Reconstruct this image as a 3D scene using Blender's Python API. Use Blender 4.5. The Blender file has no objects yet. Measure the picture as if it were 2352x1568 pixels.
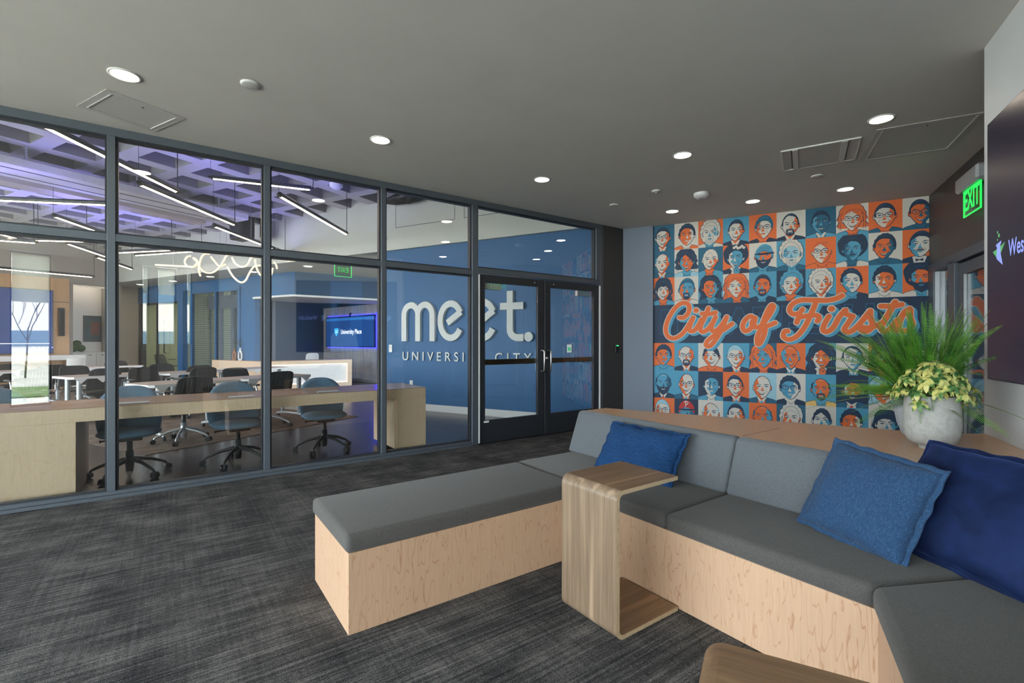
import bpy, bmesh, math, random
from mathutils import Vector, Matrix
S = bpy.context.scene
COL = S.collection
random.seed(7)
PI = math.pi

# ------------------------------------------------------------------ camera, sky, exposure
cam = bpy.data.objects.new('camera', bpy.data.cameras.new('camera'))
COL.objects.link(cam)
cam.location = (0, 0, 1.31)
cam.rotation_euler = (PI / 2, 0, -math.radians(35.2928))
cam.data.sensor_width = 36.0
cam.data.lens = 36.0 * 1100 / 2352
cam.data.clip_start = 0.02
cam.data.clip_end = 400
S.camera = cam
S.view_settings.view_transform = 'Standard'
S.view_settings.look = 'None'
S.view_settings.gamma = 1.0
S.view_settings.use_curve_mapping = False
S.view_settings.exposure = 0.65
S.cycles.max_bounces = 10
S.cycles.transparent_max_bounces = 24
S.cycles.diffuse_bounces = 5
S.cycles.sample_clamp_indirect = 6.0
S.cycles.caustics_reflective = False
S.cycles.caustics_refractive = False
W = bpy.data.worlds.new('sky')
S.world = W
W.use_nodes = True
wn = W.node_tree.nodes
bg = wn['Background']
bg.inputs[0].default_value = (0.86, 0.93, 1.0, 1)
bg.inputs[1].default_value = 10.0


def portal(name, loc, rot, sx, sy):
    l = bpy.data.lights.new(name, 'AREA')
    l.shape = 'RECTANGLE'
    l.size, l.size_y = sx, sy
    l.cycles.is_portal = True
    o = bpy.data.objects.new(name, l)
    o.location = loc
    o.rotation_euler = rot
    COL.objects.link(o)


portal('daylight_portal', (-4.62, 1.7, 1.55), (PI / 2, 0, -PI / 2), 6.8, 3.0)
portal('daylight_portal', (-7.25, 12.6, 2.0), (PI / 2, 0, -PI / 2), 12, 3.4)


sun_d = bpy.data.lights.new('sun', 'SUN')
sun_d.energy = 16
sun_d.angle = 0.02
sun_d.color = (1.0, 0.95, 0.86)
sun = bpy.data.objects.new('sun', sun_d)
sun.rotation_euler = Vector((.25, -.38, -.9)).to_track_quat('-Z', 'Y').to_euler()
COL.objects.link(sun)


def violet(loc, energy, size=1.2, sy=0.1, rot=0):
    l = bpy.data.lights.new('violet_uplight', 'AREA')
    l.shape = 'RECTANGLE'
    l.size, l.size_y = size, sy
    l.color = (0.25, 0.22, 1.0)
    l.energy = energy
    o = bpy.data.objects.new('violet_uplight', l)
    o.location = loc
    o.rotation_euler = (PI, 0, rot)
    COL.objects.link(o)


# ------------------------------------------------------------------ frame of the slanted walls
E1 = Vector((-0.447, 0.8946, 0))
E2 = Vector((0.8946, 0.447, 0))
O = Vector((4.78, 6.70, 0))
A1 = math.atan2(E1.y, E1.x)
A2 = math.atan2(E2.y, E2.x)


def fa(a, b, z=0.0):
    return O + E1 * a + E2 * b + Vector((0, 0, z))


# ------------------------------------------------------------------ materials
MATS = {}


def newmat(name):
    m = bpy.data.materials.new(name)
    m.use_nodes = True
    nt = m.node_tree
    return m, nt, nt.nodes['Principled BSDF']


def flat(name, col, rough=0.5, metal=0.0, noise=0.06, scale=30, emit=0, bump=0.0, spec=None, sheen=0):
    if name in MATS:
        return MATS[name]
    m, nt, b = newmat(name)
    b.inputs['Roughness'].default_value = rough
    b.inputs['Metallic'].default_value = metal
    if spec is not None:
        b.inputs['Specular IOR Level'].default_value = spec
    if sheen:
        b.inputs['Sheen Weight'].default_value = sheen
        b.inputs['Sheen Roughness'].default_value = 0.35
        b.inputs['Sheen Tint'].default_value = (min(1, col[0] * 3 + .1), min(1, col[1] * 3 + .1), min(1, col[2] * 2 + .2), 1)
    tc = nt.nodes.new('ShaderNodeTexCoord')
    n = nt.nodes.new('ShaderNodeTexNoise')
    n.inputs['Scale'].default_value = scale
    n.inputs['Detail'].default_value = 4
    r = nt.nodes.new('ShaderNodeValToRGB')
    c0 = [max(0, c * (1 - noise)) for c in col[:3]] + [1]
    c1 = [min(1, c * (1 + noise)) for c in col[:3]] + [1]
    r.color_ramp.elements[0].color = c0
    r.color_ramp.elements[1].color = c1
    r.color_ramp.elements[0].position = 0.3
    r.color_ramp.elements[1].position = 0.7
    nt.links.new(tc.outputs['Object'], n.inputs['Vector'])
    nt.links.new(n.outputs['Fac'], r.inputs['Fac'])
    nt.links.new(r.outputs['Color'], b.inputs['Base Color'])
    if emit:
        nt.links.new(r.outputs['Color'], b.inputs['Emission Color'])
        b.inputs['Emission Strength'].default_value = emit
    if bump:
        bp = nt.nodes.new('ShaderNodeBump')
        bp.inputs['Strength'].default_value = bump
        bp.inputs['Distance'].default_value = 0.004
        nt.links.new(n.outputs['Fac'], bp.inputs['Height'])
        nt.links.new(bp.outputs['Normal'], b.inputs['Normal'])
    MATS[name] = m
    return m


def N(nt, t, **k):
    n = nt.nodes.new(t)
    for a, v in k.items():
        setattr(n, a, v)
    return n


def mathn(nt, op, a, b=None, c=None):
    n = nt.nodes.new('ShaderNodeMath')
    n.operation = op
    for i, v in enumerate((a, b, c)):
        if v is None:
            continue
        if isinstance(v, (int, float)):
            n.inputs[i].default_value = v
        else:
            nt.links.new(v, n.inputs[i])
    return n.outputs[0]


def ramp(nt, fac, stops, interp='LINEAR'):
    r = nt.nodes.new('ShaderNodeValToRGB')
    r.color_ramp.interpolation = interp
    els = r.color_ramp.elements
    while len(els) < len(stops):
        els.new(0.5)
    for e, (p, c) in zip(els, stops):
        e.position = p
        e.color = (*c, 1)
    nt.links.new(fac, r.inputs['Fac'])
    return r.outputs['Color']


def mapped(nt, scale, rot=(0, 0, 0)):
    tc = N(nt, 'ShaderNodeTexCoord')
    mp = N(nt, 'ShaderNodeMapping')
    mp.inputs['Scale'].default_value = scale
    mp.inputs['Rotation'].default_value = rot
    nt.links.new(tc.outputs['Object'], mp.inputs['Vector'])
    return mp.outputs['Vector']


def noise(nt, vec, scale, detail=2, rough=0.5, dist=0.0):
    n = N(nt, 'ShaderNodeTexNoise')
    n.inputs['Scale'].default_value = scale
    n.inputs['Detail'].default_value = detail
    n.inputs['Roughness'].default_value = rough
    n.inputs['Distortion'].default_value = dist
    nt.links.new(vec, n.inputs['Vector'])
    return n.outputs['Fac']


def mixc(nt, fac, a, b, blend='MIX'):
    n = N(nt, 'ShaderNodeMix', data_type='RGBA', blend_type=blend)
    if isinstance(fac, (int, float)):
        n.inputs[0].default_value = fac
    else:
        nt.links.new(fac, n.inputs[0])
    for i, v in ((6, a), (7, b)):
        if isinstance(v, tuple):
            n.inputs[i].default_value = (*v, 1)
        else:
            nt.links.new(v, n.inputs[i])
    return n.outputs[2]


def bumpn(nt, b, h, strength, dist):
    bp = N(nt, 'ShaderNodeBump')
    bp.inputs['Strength'].default_value = strength
    bp.inputs['Distance'].default_value = dist
    nt.links.new(h, bp.inputs['Height'])
    nt.links.new(bp.outputs['Normal'], b.inputs['Normal'])


def maple(name, base, line, scale=(3.2, 3.2, 0.75), rough=0.4, lines=9.0, amt=0.55):
    """rotary-cut maple: contour lines of a stretched noise field"""
    m, nt, b = newmat(name)
    v = mapped(nt, scale)
    f1 = noise(nt, v, 1.6, 3, 0.55, 0.15)
    w = mathn(nt, 'FRACT', mathn(nt, 'MULTIPLY', f1, lines))
    d = mathn(nt, 'ABSOLUTE', mathn(nt, 'SUBTRACT', w, 0.5))
    ln = mathn(nt, 'SUBTRACT', 1.0, mathn(nt, 'SMOOTH_MIN', mathn(nt, 'MULTIPLY', d, 13.0), 1.0, 0.1))
    ln = mathn(nt, 'MAXIMUM', ln, 0.0)
    patch = noise(nt, v, 0.9, 1)
    pr = mathn(nt, 'MULTIPLY', ln, mathn(nt, 'MULTIPLY', patch, amt * 1.9))
    fine = noise(nt, mapped(nt, (90, 90, 6)), 1.0, 3)
    c = ramp(nt, fine, [(0.25, tuple(x * 0.93 for x in base)), (0.75, tuple(min(1, x * 1.05) for x in base))])
    blot = noise(nt, v, 0.5, 2)
    c = mixc(nt, mathn(nt, 'MULTIPLY', blot, 0.25), c, tuple(x * 0.82 for x in base))
    c = mixc(nt, pr, c, line)
    nt.links.new(c, b.inputs['Base Color'])
    b.inputs['Roughness'].default_value = rough
    MATS[name] = m
    return m


def walnut(name, light, dark, scale, rough=0.38):
    m, nt, b = newmat(name)
    v = mapped(nt, scale)
    f1 = noise(nt, v, 1.0, 5, 0.6, 0.25)
    f2 = noise(nt, v, 4.5, 4, 0.6)
    s = mathn(nt, 'ADD', mathn(nt, 'MULTIPLY', f1, 0.65), mathn(nt, 'MULTIPLY', f2, 0.35))
    c = ramp(nt, s, [(0.3, dark), (0.5, tuple((a + d) / 2 for a, d in zip(light, dark))), (0.68, light)])
    wide = noise(nt, v, 0.35, 1)
    c = mixc(nt, ramp(nt, wide, [(0.62, (0, 0, 0)), (0.67, (.55, .55, .55))]), c, tuple(min(1, x * 1.55) for x in light))
    nt.links.new(c, b.inputs['Base Color'])
    b.inputs['Roughness'].default_value = rough
    bumpn(nt, b, f2, 0.12, 0.002)
    MATS[name] = m
    return m


def fabric(name, c0, c1, scale=700, rough=0.95, bump=0.35, big=0.2, sheen=0.15):
    m, nt, b = newmat(name)
    tc = N(nt, 'ShaderNodeTexCoord').outputs['Object']
    f = noise(nt, tc, scale, 2, 0.7)
    f2 = noise(nt, tc, scale * 0.22, 3, 0.6)
    s = mathn(nt, 'ADD', mathn(nt, 'MULTIPLY', f, 0.6), mathn(nt, 'MULTIPLY', f2, 0.4))
    c = ramp(nt, s, [(0.36, c0), (0.64, c1)])
    g = noise(nt, tc, 3.5, 2)
    c = mixc(nt, mathn(nt, 'MULTIPLY', g, big), c, tuple(x * 0.6 for x in c0))
    nt.links.new(c, b.inputs['Base Color'])
    b.inputs['Roughness'].default_value = rough
    b.inputs['Specular IOR Level'].default_value = 0.2
    b.inputs['Sheen Weight'].default_value = sheen
    bumpn(nt, b, s, bump, 0.002)
    MATS[name] = m
    return m


def emis(name, col, strength):
    if name in MATS:
        return MATS[name]
    m, nt, b = newmat(name)
    b.inputs['Base Color'].default_value = (*col, 1)
    b.inputs['Emission Color'].default_value = (*col, 1)
    b.inputs['Emission Strength'].default_value = strength
    b.inputs['Roughness'].default_value = 0.4
    MATS[name] = m
    return m


def glass(name, tint=(0.95, 0.97, 0.96), ior=1.5, gain=1.0):
    m = bpy.data.materials.new(name)
    m.use_nodes = True
    nt = m.node_tree
    nt.nodes.clear()
    out = N(nt, 'ShaderNodeOutputMaterial')
    tr = N(nt, 'ShaderNodeBsdfTransparent')
    tr.inputs[0].default_value = (*tint, 1)
    gl = N(nt, 'ShaderNodeBsdfGlossy')
    gl.inputs['Roughness'].default_value = 0.0
    geo = N(nt, 'ShaderNodeNewGeometry')
    i1 = mathn(nt, 'MULTIPLY_ADD', geo.outputs['Backfacing'], 1.0 / ior - ior, ior)
    fr = N(nt, 'ShaderNodeFresnel')
    nt.links.new(i1, fr.inputs['IOR'])
    mx = N(nt, 'ShaderNodeMixShader')
    nt.links.new(mathn(nt, 'MULTIPLY', fr.outputs[0], gain), mx.inputs[0])
    nt.links.new(tr.outputs[0], mx.inputs[1])
    nt.links.new(gl.outputs[0], mx.inputs[2])
    nt.links.new(mx.outputs[0], out.inputs[0])
    MATS[name] = m
    return m


def carpet(name, dark, mid, light, xs=1.0, streak=1.0, dens=1.0):
    m, nt, b = newmat(name)
    tc = N(nt, 'ShaderNodeTexCoord').outputs['Object']
    vx = mapped(nt, (1.5, 62, 1))          # yarn rows running along X
    vy = mapped(nt, (60, 1.6, 1))          # weaker cross rows
    rows = noise(nt, vx, 1.0, 3, 0.6)
    cross = noise(nt, vy, 1.0, 3, 0.6)
    patch = noise(nt, mapped(nt, (3.0, 3.6, 1)), 1.0, 4, 0.65)
    grain = noise(nt, mapped(nt, (230, 150, 1)), 1.0, 2, 0.8)
    loops = noise(nt, mapped(nt, (60, 190, 1)), 1.0, 2, 0.7)
    s = mathn(nt, 'ADD', mathn(nt, 'MULTIPLY', rows, 0.62 * streak), mathn(nt, 'MULTIPLY', cross, 0.20 * streak))
    s = mathn(nt, 'ADD', s, mathn(nt, 'MULTIPLY', patch, 0.55))
    s = mathn(nt, 'ADD', s, mathn(nt, 'MULTIPLY', grain, 0.75))
    s = mathn(nt, 'ADD', s, mathn(nt, 'MULTIPLY', loops, 0.45))
    tot = 0.62 * streak + 0.20 * streak + 0.55 + 0.75 + 0.45
    s = mathn(nt, 'DIVIDE', s, tot)
    c = ramp(nt, s, [(0.41, dark), (0.50, mid), (0.58, light), (0.66, tuple(min(1, x * 1.5) for x in light))])
    hue = noise(nt, tc, 45, 2)
    c = mixc(nt, mathn(nt, 'MULTIPLY', hue, 0.10), c, (mid[0] * .6, mid[1] * .8, mid[2] * 1.5))
    nt.links.new(c, b.inputs['Base Color'])
    b.inputs['Roughness'].default_value = 1.0
    b.inputs['Specular IOR Level'].default_value = 0.1
    bumpn(nt, b, s, 0.8, 0.012)
    MATS[name] = m
    return m


M_maple = maple('maple_plywood', (0.56, 0.365, 0.24), (0.36, 0.17, 0.085), scale=(5.6, 5.6, 0.95), lines=12, amt=0.62)
M_mapleh = maple('maple_ledge_top', (0.66, 0.40, 0.23), (0.46, 0.24, 0.12), scale=(1.1, 4.0, 4.0), lines=9, amt=0.35, rough=0.3)
M_mapley = maple('maple_pale', (0.78, 0.575, 0.41), (0.58, 0.36, 0.19), scale=(3.6, 3.6, 0.8), lines=12, amt=0.35)
M_mapletop = maple('maple_counter_top', (0.46, 0.28, 0.18), (0.28, 0.15, 0.08), scale=(0.8, 4, 4), lines=7, amt=0.3, rough=0.22)
M_woodwall = maple('wood_veneer_wall', (0.50, 0.29, 0.14), (0.36, 0.18, 0.08), scale=(4, 4, 0.7), lines=7, amt=0.3)
M_walv = walnut('walnut_vertical', (0.285, 0.203, 0.135), (0.115, 0.076, 0.048), (40, 40, 1.0))
M_walh = walnut('walnut_lengthwise', (0.29, 0.175, 0.095), (0.13, 0.07, 0.036), (1.1, 28, 28))
M_waledge = flat('walnut_ply_edge', (0.50, 0.38, 0.24), 0.5, noise=0.12, scale=60)
M_seat = fabric('charcoal_upholstery', (0.052, 0.050, 0.049), (0.125, 0.118, 0.111), scale=900)
M_back = fabric('slate_upholstery', (0.075, 0.085, 0.098), (0.165, 0.18, 0.195), scale=900)
M_blue = fabric('blue_grey_felt', (0.080, 0.155, 0.24), (0.165, 0.28, 0.41), scale=500)
M_black = flat('black_plastic', (0.012, 0.013, 0.015), 0.4)
M_blackmesh = fabric('black_mesh_fabric', (0.010, 0.011, 0.013), (0.030, 0.031, 0.033), scale=300)
M_frame = flat('slate_grey_aluminium', (0.105, 0.125, 0.15), 0.42, 0.35, noise=0.03)
M_framed = flat('dark_bronze_aluminium', (0.038, 0.043, 0.052), 0.42, 0.35, noise=0.03)
M_steel = flat('brushed_steel', (0.62, 0.62, 0.62), 0.28, 1.0, noise=0.05, scale=80)
M_alu = flat('silver_painted_metal', (0.48, 0.51, 0.54), 0.35, 0.5)
M_brass = flat('bronze_push_bar', (0.17, 0.105, 0.045), 0.3, 0.9)
M_glass = glass('clear_glass', ior=1.7, gain=1.2)
M_gasket = flat('black_rubber', (0.008, 0.008, 0.009), 0.7)
M_ceil = flat('grey_ceiling_paint', (0.62, 0.60, 0.56), 0.8, noise=0.02, scale=3)
M_ceilp = flat('grey_panel_paint', (0.53, 0.515, 0.495), 0.7, noise=0.02)
M_ceilt = flat('pale_panel_trim', (0.68, 0.68, 0.66), 0.6)
M_white = flat('white_paint', (0.70, 0.71, 0.72), 0.6, noise=0.02, scale=4)
M_whitegl = flat('white_laminate', (0.78, 0.79, 0.80), 0.3, noise=0.02)
M_soffit = flat('off_white_soffit', (0.62, 0.63, 0.60), 0.75, noise=0.02)
M_beige = flat('warm_beige_paint', (0.66, 0.60, 0.50), 0.7, noise=0.02)
M_greywall = flat('grey_wall_paint', (0.56, 0.51, 0.485), 0.7, noise=0.03, scale=2)
M_darkwall = flat('charcoal_wall_panel', (0.050, 0.047, 0.047), 0.42, noise=0.04, scale=3)
M_pil = flat('slate_blue_paint', (0.17, 0.205, 0.27), 0.6, noise=0.02)
M_bluewall = flat('cobalt_blue_paint', (0.012, 0.108, 0.285), 0.5, noise=0.03, scale=2)
M_bluedark = flat('deep_blue_paint', (0.018, 0.062, 0.135), 0.5, noise=0.03, scale=2)
M_carpet = carpet('charcoal_carpet', (0.012, 0.012, 0.014), (0.070, 0.068, 0.067), (0.20, 0.192, 0.185))
M_carpet2 = carpet('brown_carpet', (0.075, 0.055, 0.042), (0.16, 0.125, 0.10), (0.28, 0.23, 0.19), streak=0.5)
M_conc = flat('polished_dark_concrete', (0.050, 0.041, 0.036), 0.25, noise=0.28, scale=1.6, spec=.35)
M_waffle = flat('white_waffle_concrete', (0.60, 0.59, 0.60), 0.8, noise=0.03, scale=6)
M_disc = emis('downlight_glow', (1.0, 0.86, 0.68), 26.0)
M_lamp = emis('warm_linear_lamp', (1.0, 0.74, 0.50), 20.0)
M_neon = emis('cream_neon_rope', (1.0, 0.86, 0.66), 0.42)
M_recess = flat('grey_waffle_recess', (0.26, 0.25, 0.26), 0.95, noise=0.05, scale=40)  # waffle recess faces, a darker grey than the ribs
M_navy = flat('mural_navy', (0.020, 0.045, 0.095), 0.65, noise=0.02)
M_teal = flat('mural_teal', (0.022, 0.135, 0.235), 0.65, noise=0.02)
M_sky = flat('mural_sky_blue', (0.085, 0.345, 0.53), 0.65, noise=0.02)
M_orange = flat('mural_orange', (0.80, 0.17, 0.045), 0.65, noise=0.02)
M_cream = flat('mural_cream', (0.68, 0.645, 0.59), 0.65, noise=0.02)
M_pale = flat('mural_pale_blue', (0.33, 0.58, 0.70), 0.65, noise=0.02)
M_red = flat('mural_red', (0.62, 0.035, 0.03), 0.65, noise=0.02)
M_yellow = flat('mural_yellow', (0.85, 0.55, 0.18), 0.65, noise=0.02)
M_outl = flat('mural_line_blue', (0.03, 0.155, 0.33), 0.65, noise=0.02)

# ------------------------------------------------------------------ mesh builder
class MB:
    def __init__(self):
        self.v, self.f, self.m, self.sm = [], [], [], []
        self.X = Matrix.Identity(4)
        self.flip = False

    def mir(self):
        self.flip = True       # x measured towards -x
        return self

    def ab(self):
        self.X = Matrix.Translation(O) @ Matrix.Rotation(A2, 4, 'Z')
        return self

    def boxab(self, a0, a1, b0, b1, z0, z1, mi=0):
        return self.box(b0, b1, a0, a1, z0, z1, mi)

    def at(self, loc=(0, 0, 0), rz=0, rx=0, ry=0):
        self.X = Matrix.Translation(loc) @ Matrix.Rotation(rz, 4, 'Z') @ Matrix.Rotation(ry, 4, 'Y') @ Matrix.Rotation(rx, 4, 'X')
        return self

    def add(self, vs, fs, mi=0, smooth=False):
        n = len(self.v)
        X = self.X
        if self.flip:
            vs = [(-p[0], p[1], p[2]) for p in vs]
            fs = [tuple(reversed(f)) for f in fs]
        self.v += [X @ Vector(p) for p in vs]
        for f in fs:
            self.f.append([n + i for i in f])
            self.m.append(mi)
            self.sm.append(smooth)
        return self

    def box(self, x0, x1, y0, y1, z0, z1, mi=0):
        vs = [(x, y, z) for z in (z0, z1) for y in (y0, y1) for x in (x0, x1)]
        return self.add(vs, [(0, 2, 3, 1), (4, 5, 7, 6), (0, 1, 5, 4), (2, 6, 7, 3), (0, 4, 6, 2), (1, 3, 7, 5)], mi)

    def prism(self, poly, z0, z1, mi=0):
        """extrude a 2-D polygon (counter-clockwise) from z0 to z1"""
        n = len(poly)
        vs = [(p[0], p[1], z0) for p in poly] + [(p[0], p[1], z1) for p in poly]
        fs = [tuple(reversed(range(n))), tuple(range(n, 2 * n))]
        fs += [(i, (i + 1) % n, n + (i + 1) % n, n + i) for i in range(n)]
        return self.add(vs, fs, mi)

    def quad(self, a, b, c, d, mi=0):
        return self.add([a, b, c, d], [(0, 1, 2, 3)], mi)

    def tube(self, pts, r, n=8, mi=0, close=False, cap=True):
        pts = [Vector(p) for p in pts]
        rs = r if isinstance(r, (list, tuple)) else [r] * len(pts)
        k = len(pts)
        vs, fs = [], []
        up = None
        for i, p in enumerate(pts):
            if close:
                t = (pts[(i + 1) % k] - pts[i - 1]).normalized()
            else:
                t = (pts[min(i + 1, k - 1)] - pts[max(i - 1, 0)]).normalized()
            if up is None:
                up = Vector((0, 0, 1)) if abs(t.z) < 0.9 else Vector((1, 0, 0))
            s = t.cross(up).normalized()
            u = s.cross(t).normalized()
            up = u
            for j in range(n):
                a = 2 * PI * j / n
                vs.append(p + s * math.cos(a) * rs[i] + u * math.sin(a) * rs[i])
        last = k if close else k - 1
        for i in range(last):
            for j in range(n):
                a, b = i * n + j, i * n + (j + 1) % n
                c, d = ((i + 1) % k) * n + (j + 1) % n, ((i + 1) % k) * n + j
                fs.append((a, b, c, d))
        self.add(vs, fs, mi, True)
        if cap and not close:
            self.add(vs[:n], [tuple(reversed(range(n)))], mi)
            self.add(vs[-n:], [tuple(range(n))], mi)
        return self

    def lathe(self, prof, n=28, mi=0, cx=0, cy=0, caps=True):
        vs, fs = [], []
        for r, z in prof:
            for j in range(n):
                a = 2 * PI * j / n
                vs.append((cx + r * math.cos(a), cy + r * math.sin(a), z))
        for i in range(len(prof) - 1):
            for j in range(n):
                fs.append((i * n + j, i * n + (j + 1) % n, (i + 1) * n + (j + 1) % n, (i + 1) * n + j))
        self.add(vs, fs, mi, True)
        if caps:
            if prof[0][0] > 1e-4:
                self.add(vs[:n], [tuple(reversed(range(n)))], mi)
            if prof[-1][0] > 1e-4:
                self.add(vs[-n:], [tuple(range(n))], mi)
        return self

    def grid(self, fn, nu, nv, mi=0, smooth=True, flip=False):
        vs = [fn(i / nu, j / nv) for j in range(nv + 1) for i in range(nu + 1)]
        fs = []
        for j in range(nv):
            for i in range(nu):
                a = j * (nu + 1) + i
                q = (a, a + 1, a + nu + 2, a + nu + 1)
                fs.append(tuple(reversed(q)) if flip else q)
        return self.add(vs, fs, mi, smooth)

    def mesh(self, name, mats):
        me = bpy.data.meshes.new(name)
        me.from_pydata(self.v, [], self.f)
        for m in (mats if isinstance(mats, (list, tuple)) else [mats]):
            me.materials.append(m)
        me.polygons.foreach_set('material_index', self.m)
        me.polygons.foreach_set('use_smooth', self.sm)
        me.update()
        return me

    def build(self, name, mats, parent=None, bevel=0, seg=2, weld=False, angle=0.6, loc=None, rz=None, subsurf=0, smooth=False):
        me = self.mesh(name, mats)
        if weld or bevel:
            bm = bmesh.new()
            bm.from_mesh(me)
            bmesh.ops.remove_doubles(bm, verts=bm.verts, dist=1e-5)
            if bevel:
                es = [e for e in bm.edges if len(e.link_faces) == 2 and e.calc_face_angle(0) > angle]
                bmesh.ops.bevel(bm, geom=es, offset=bevel, segments=seg, profile=0.5, affect='EDGES', clamp_overlap=True)
            bm.to_mesh(me)
            bm.free()
            if bevel and smooth:
                for p in me.polygons:
                    p.use_smooth = True
        o = bpy.data.objects.new(name, me)
        COL.objects.link(o)
        if parent is not None:
            o.parent = parent
        if loc is not None:
            o.location = loc
        if rz is not None:
            o.rotation_euler = (0, 0, rz)
        if subsurf:
            md = o.modifiers.new('smooth', 'SUBSURF')
            md.levels = md.render_levels = subsurf
        return o


def thing(name, label, cat, loc=(0, 0, 0), rz=0, group=None):
    o = bpy.data.objects.new(name, None)
    o.empty_display_size = 0.1
    COL.objects.link(o)
    o.location = loc
    o.rotation_euler = (0, 0, rz)
    o['label'] = label
    o['category'] = cat
    if group:
        o['group'] = group
    return o


def tag(o, label, cat, group=None):
    o['label'] = label
    o['category'] = cat
    if group:
        o['group'] = group
    return o


def struct(o):
    o['kind'] = 'structure'
    return o


def sempty(name, loc=(0, 0, 0), rz=0):
    o = bpy.data.objects.new(name, None)
    COL.objects.link(o)
    o.location = loc
    o.rotation_euler = (0, 0, rz)
    o['kind'] = 'structure'
    return o


def dup(root, loc, rz, label, group=None):
    r = root.copy()
    COL.objects.link(r)
    r.location = loc
    r.rotation_euler = (0, 0, rz)
    r['label'] = label
    if group:
        r['group'] = group
    for ch in list(root.children):
        c = ch.copy()
        COL.objects.link(c)
        c.parent = r
        for g in list(ch.children):
            d = g.copy()
            COL.objects.link(d)
            d.parent = c
    return r


def text_mesh(body, size, extrude=0.0, bevel=0.0, outline=0.0, align='CENTER', sx=1.0, space=1.0, offset=0.0, shear=0.0):
    """built-in font text as mesh data lying in local XY"""
    cu = bpy.data.curves.new('lettering', 'FONT')
    cu.body = body
    cu.size = size
    cu.align_x = align
    cu.align_y = 'CENTER'
    cu.extrude = extrude
    cu.bevel_depth = bevel
    cu.space_character = space
    cu.offset = offset
    cu.shear = shear
    cu.resolution_u = 5
    if outline:
        cu.fill_mode = 'NONE'
        cu.bevel_depth = outline
        cu.bevel_resolution = 1
        cu.extrude = 0
    ob = bpy.data.objects.new('lettering', cu)
    COL.objects.link(ob)
    dg = bpy.context.evaluated_depsgraph_get()
    dg.update()
    me = bpy.data.meshes.new_from_object(ob.evaluated_get(dg))
    bpy.data.objects.remove(ob)
    if sx != 1.0:
        for v in me.vertices:
            v.co.x *= sx
    return me


def text_obj(name, body, size, mat, parent, mtx, **k):
    me = text_mesh(body, size, **k)
    me.materials.clear()
    me.materials.append(mat)
    o = bpy.data.objects.new(name, me)
    COL.objects.link(o)
    if parent is not None:
        o.parent = parent
    o.matrix_local = mtx
    return o


def facing(origin, xdir, zdir=(0, 0, 1)):
    """matrix whose local X runs along xdir, local Y is up, local Z points out of the face"""
    x = Vector(xdir).normalized()
    y = Vector(zdir).normalized()
    z = x.cross(y)
    m = Matrix((x, y, z)).transposed().to_4x4()
    m.translation = Vector(origin)
    return m


def spline(pts, per=6):
    """Catmull-Rom through 2-D or 3-D points"""
    P = [Vector(p) for p in pts]
    out = []
    for i in range(len(P) - 1):
        p0, p1, p2, p3 = P[max(i - 1, 0)], P[i], P[i + 1], P[min(i + 2, len(P) - 1)]
        for k in range(per):
            t = k / per
            out.append(0.5 * ((2 * p1) + (p2 - p0) * t + (2 * p0 - 5 * p1 + 4 * p2 - p3) * t * t + (3 * p1 - p0 - 3 * p2 + p3) * t ** 3))
    out.append(P[-1])
    return out

# ================================================================== LOBBY SHELL
CEIL = 3.10
AW, BW = -5.02, -3.33          # screen wall plane and its free end
AD = -5.60                     # charcoal wall plane (beyond the plant)


def xy(v):
    return (v.x, v.y)


lobby = [(-4.6, 5.2), (-4.6, -1.85), (1.5, -4.63), xy(fa(AW, -7.0)), xy(fa(AW, BW)), xy(fa(AD, BW)), xy(fa(AD - .02, 0.45)), xy(fa(-1.9, .45)), (5.90, 5.2)]
mb = MB().prism(lobby, -0.05, 0.0)
struct(mb.build('floor', M_carpet))
mb = MB()
mb.prism([(-4.6, 5.26), (-4.6, -1.85), (1.5, -4.63), xy(fa(AW, -7.0)), xy(fa(AW, BW)), xy(fa(AD - .1, BW)), xy(fa(AD - .1, 0.48)), xy(fa(-1.9, .48)), (5.90, 5.26)], CEIL, CEIL + 0.12)
struct(mb.build('ceiling', M_ceil))

# mural wall, pilaster, charcoal wall, screen wall
mb = MB().ab()
mb.boxab(-5.72, -1.70, 0.345, 0.50, 0, CEIL)
struct(mb.build('wall_mural', M_navy))
mb = MB().ab()
mb.boxab(-2.283, -1.80, 0.285, 0.345, 0, CEIL)
struct(mb.build('wall_pilaster', M_pil))
mb = MB()
mb.box(5.40, 5.905, 5.20, 5.30, 0, CEIL)
struct(mb.build('wall_jamb', M_darkwall))

# charcoal wall with the glazed entry: local x runs along -E2 away from the mural corner
ew = sempty('wall_entry', fa(AD, 0.345), A2)
mb = MB().mir()
mb.box(0, 4.2, -0.12, 0, 2.24, CEIL)
mb.box(2.75, 4.2, -0.12, 0, 0, 2.24)
mb.build('wall_panel', M_darkwall, ew)
dr = sempty('door_3', fa(AD, 0.345), A2)
mb = MB().mir()
for x0, x1 in ((0.0, 0.22), (0.74, 0.95), (2.62, 2.75)):
    mb.box(x0, x1, -0.10, 0.012, 0, 2.18)
mb.box(0, 2.75, -0.10, 0.012, 2.14, 2.24)
mb.box(0.22, 0.74, -0.10, 0.0, 0, 0.10)
mb.build('frame', M_frame, dr, bevel=0.004)
mb = MB().mir()
mb.box(0.97, 1.10, -0.075, -0.02, 0.01, 2.12).box(1.82, 1.94, -0.075, -0.02, 0.01, 2.12)
mb.box(1.10, 1.82, -0.075, -0.02, 2.0, 2.12).box(1.10, 1.82, -0.075, -0.02, 0.01, 0.26)
mb.build('door_leaf', M_frame, dr, bevel=0.003)
MB().mir().box(0.222, 0.232, -0.045, -0.001, 0.10, 2.14).build('edge_trim', M_alu, dr)
MB().mir().box(1.101, 1.111, -0.045, -0.021, 0.26, 2.0).build('edge_trim', M_alu, dr)
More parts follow.
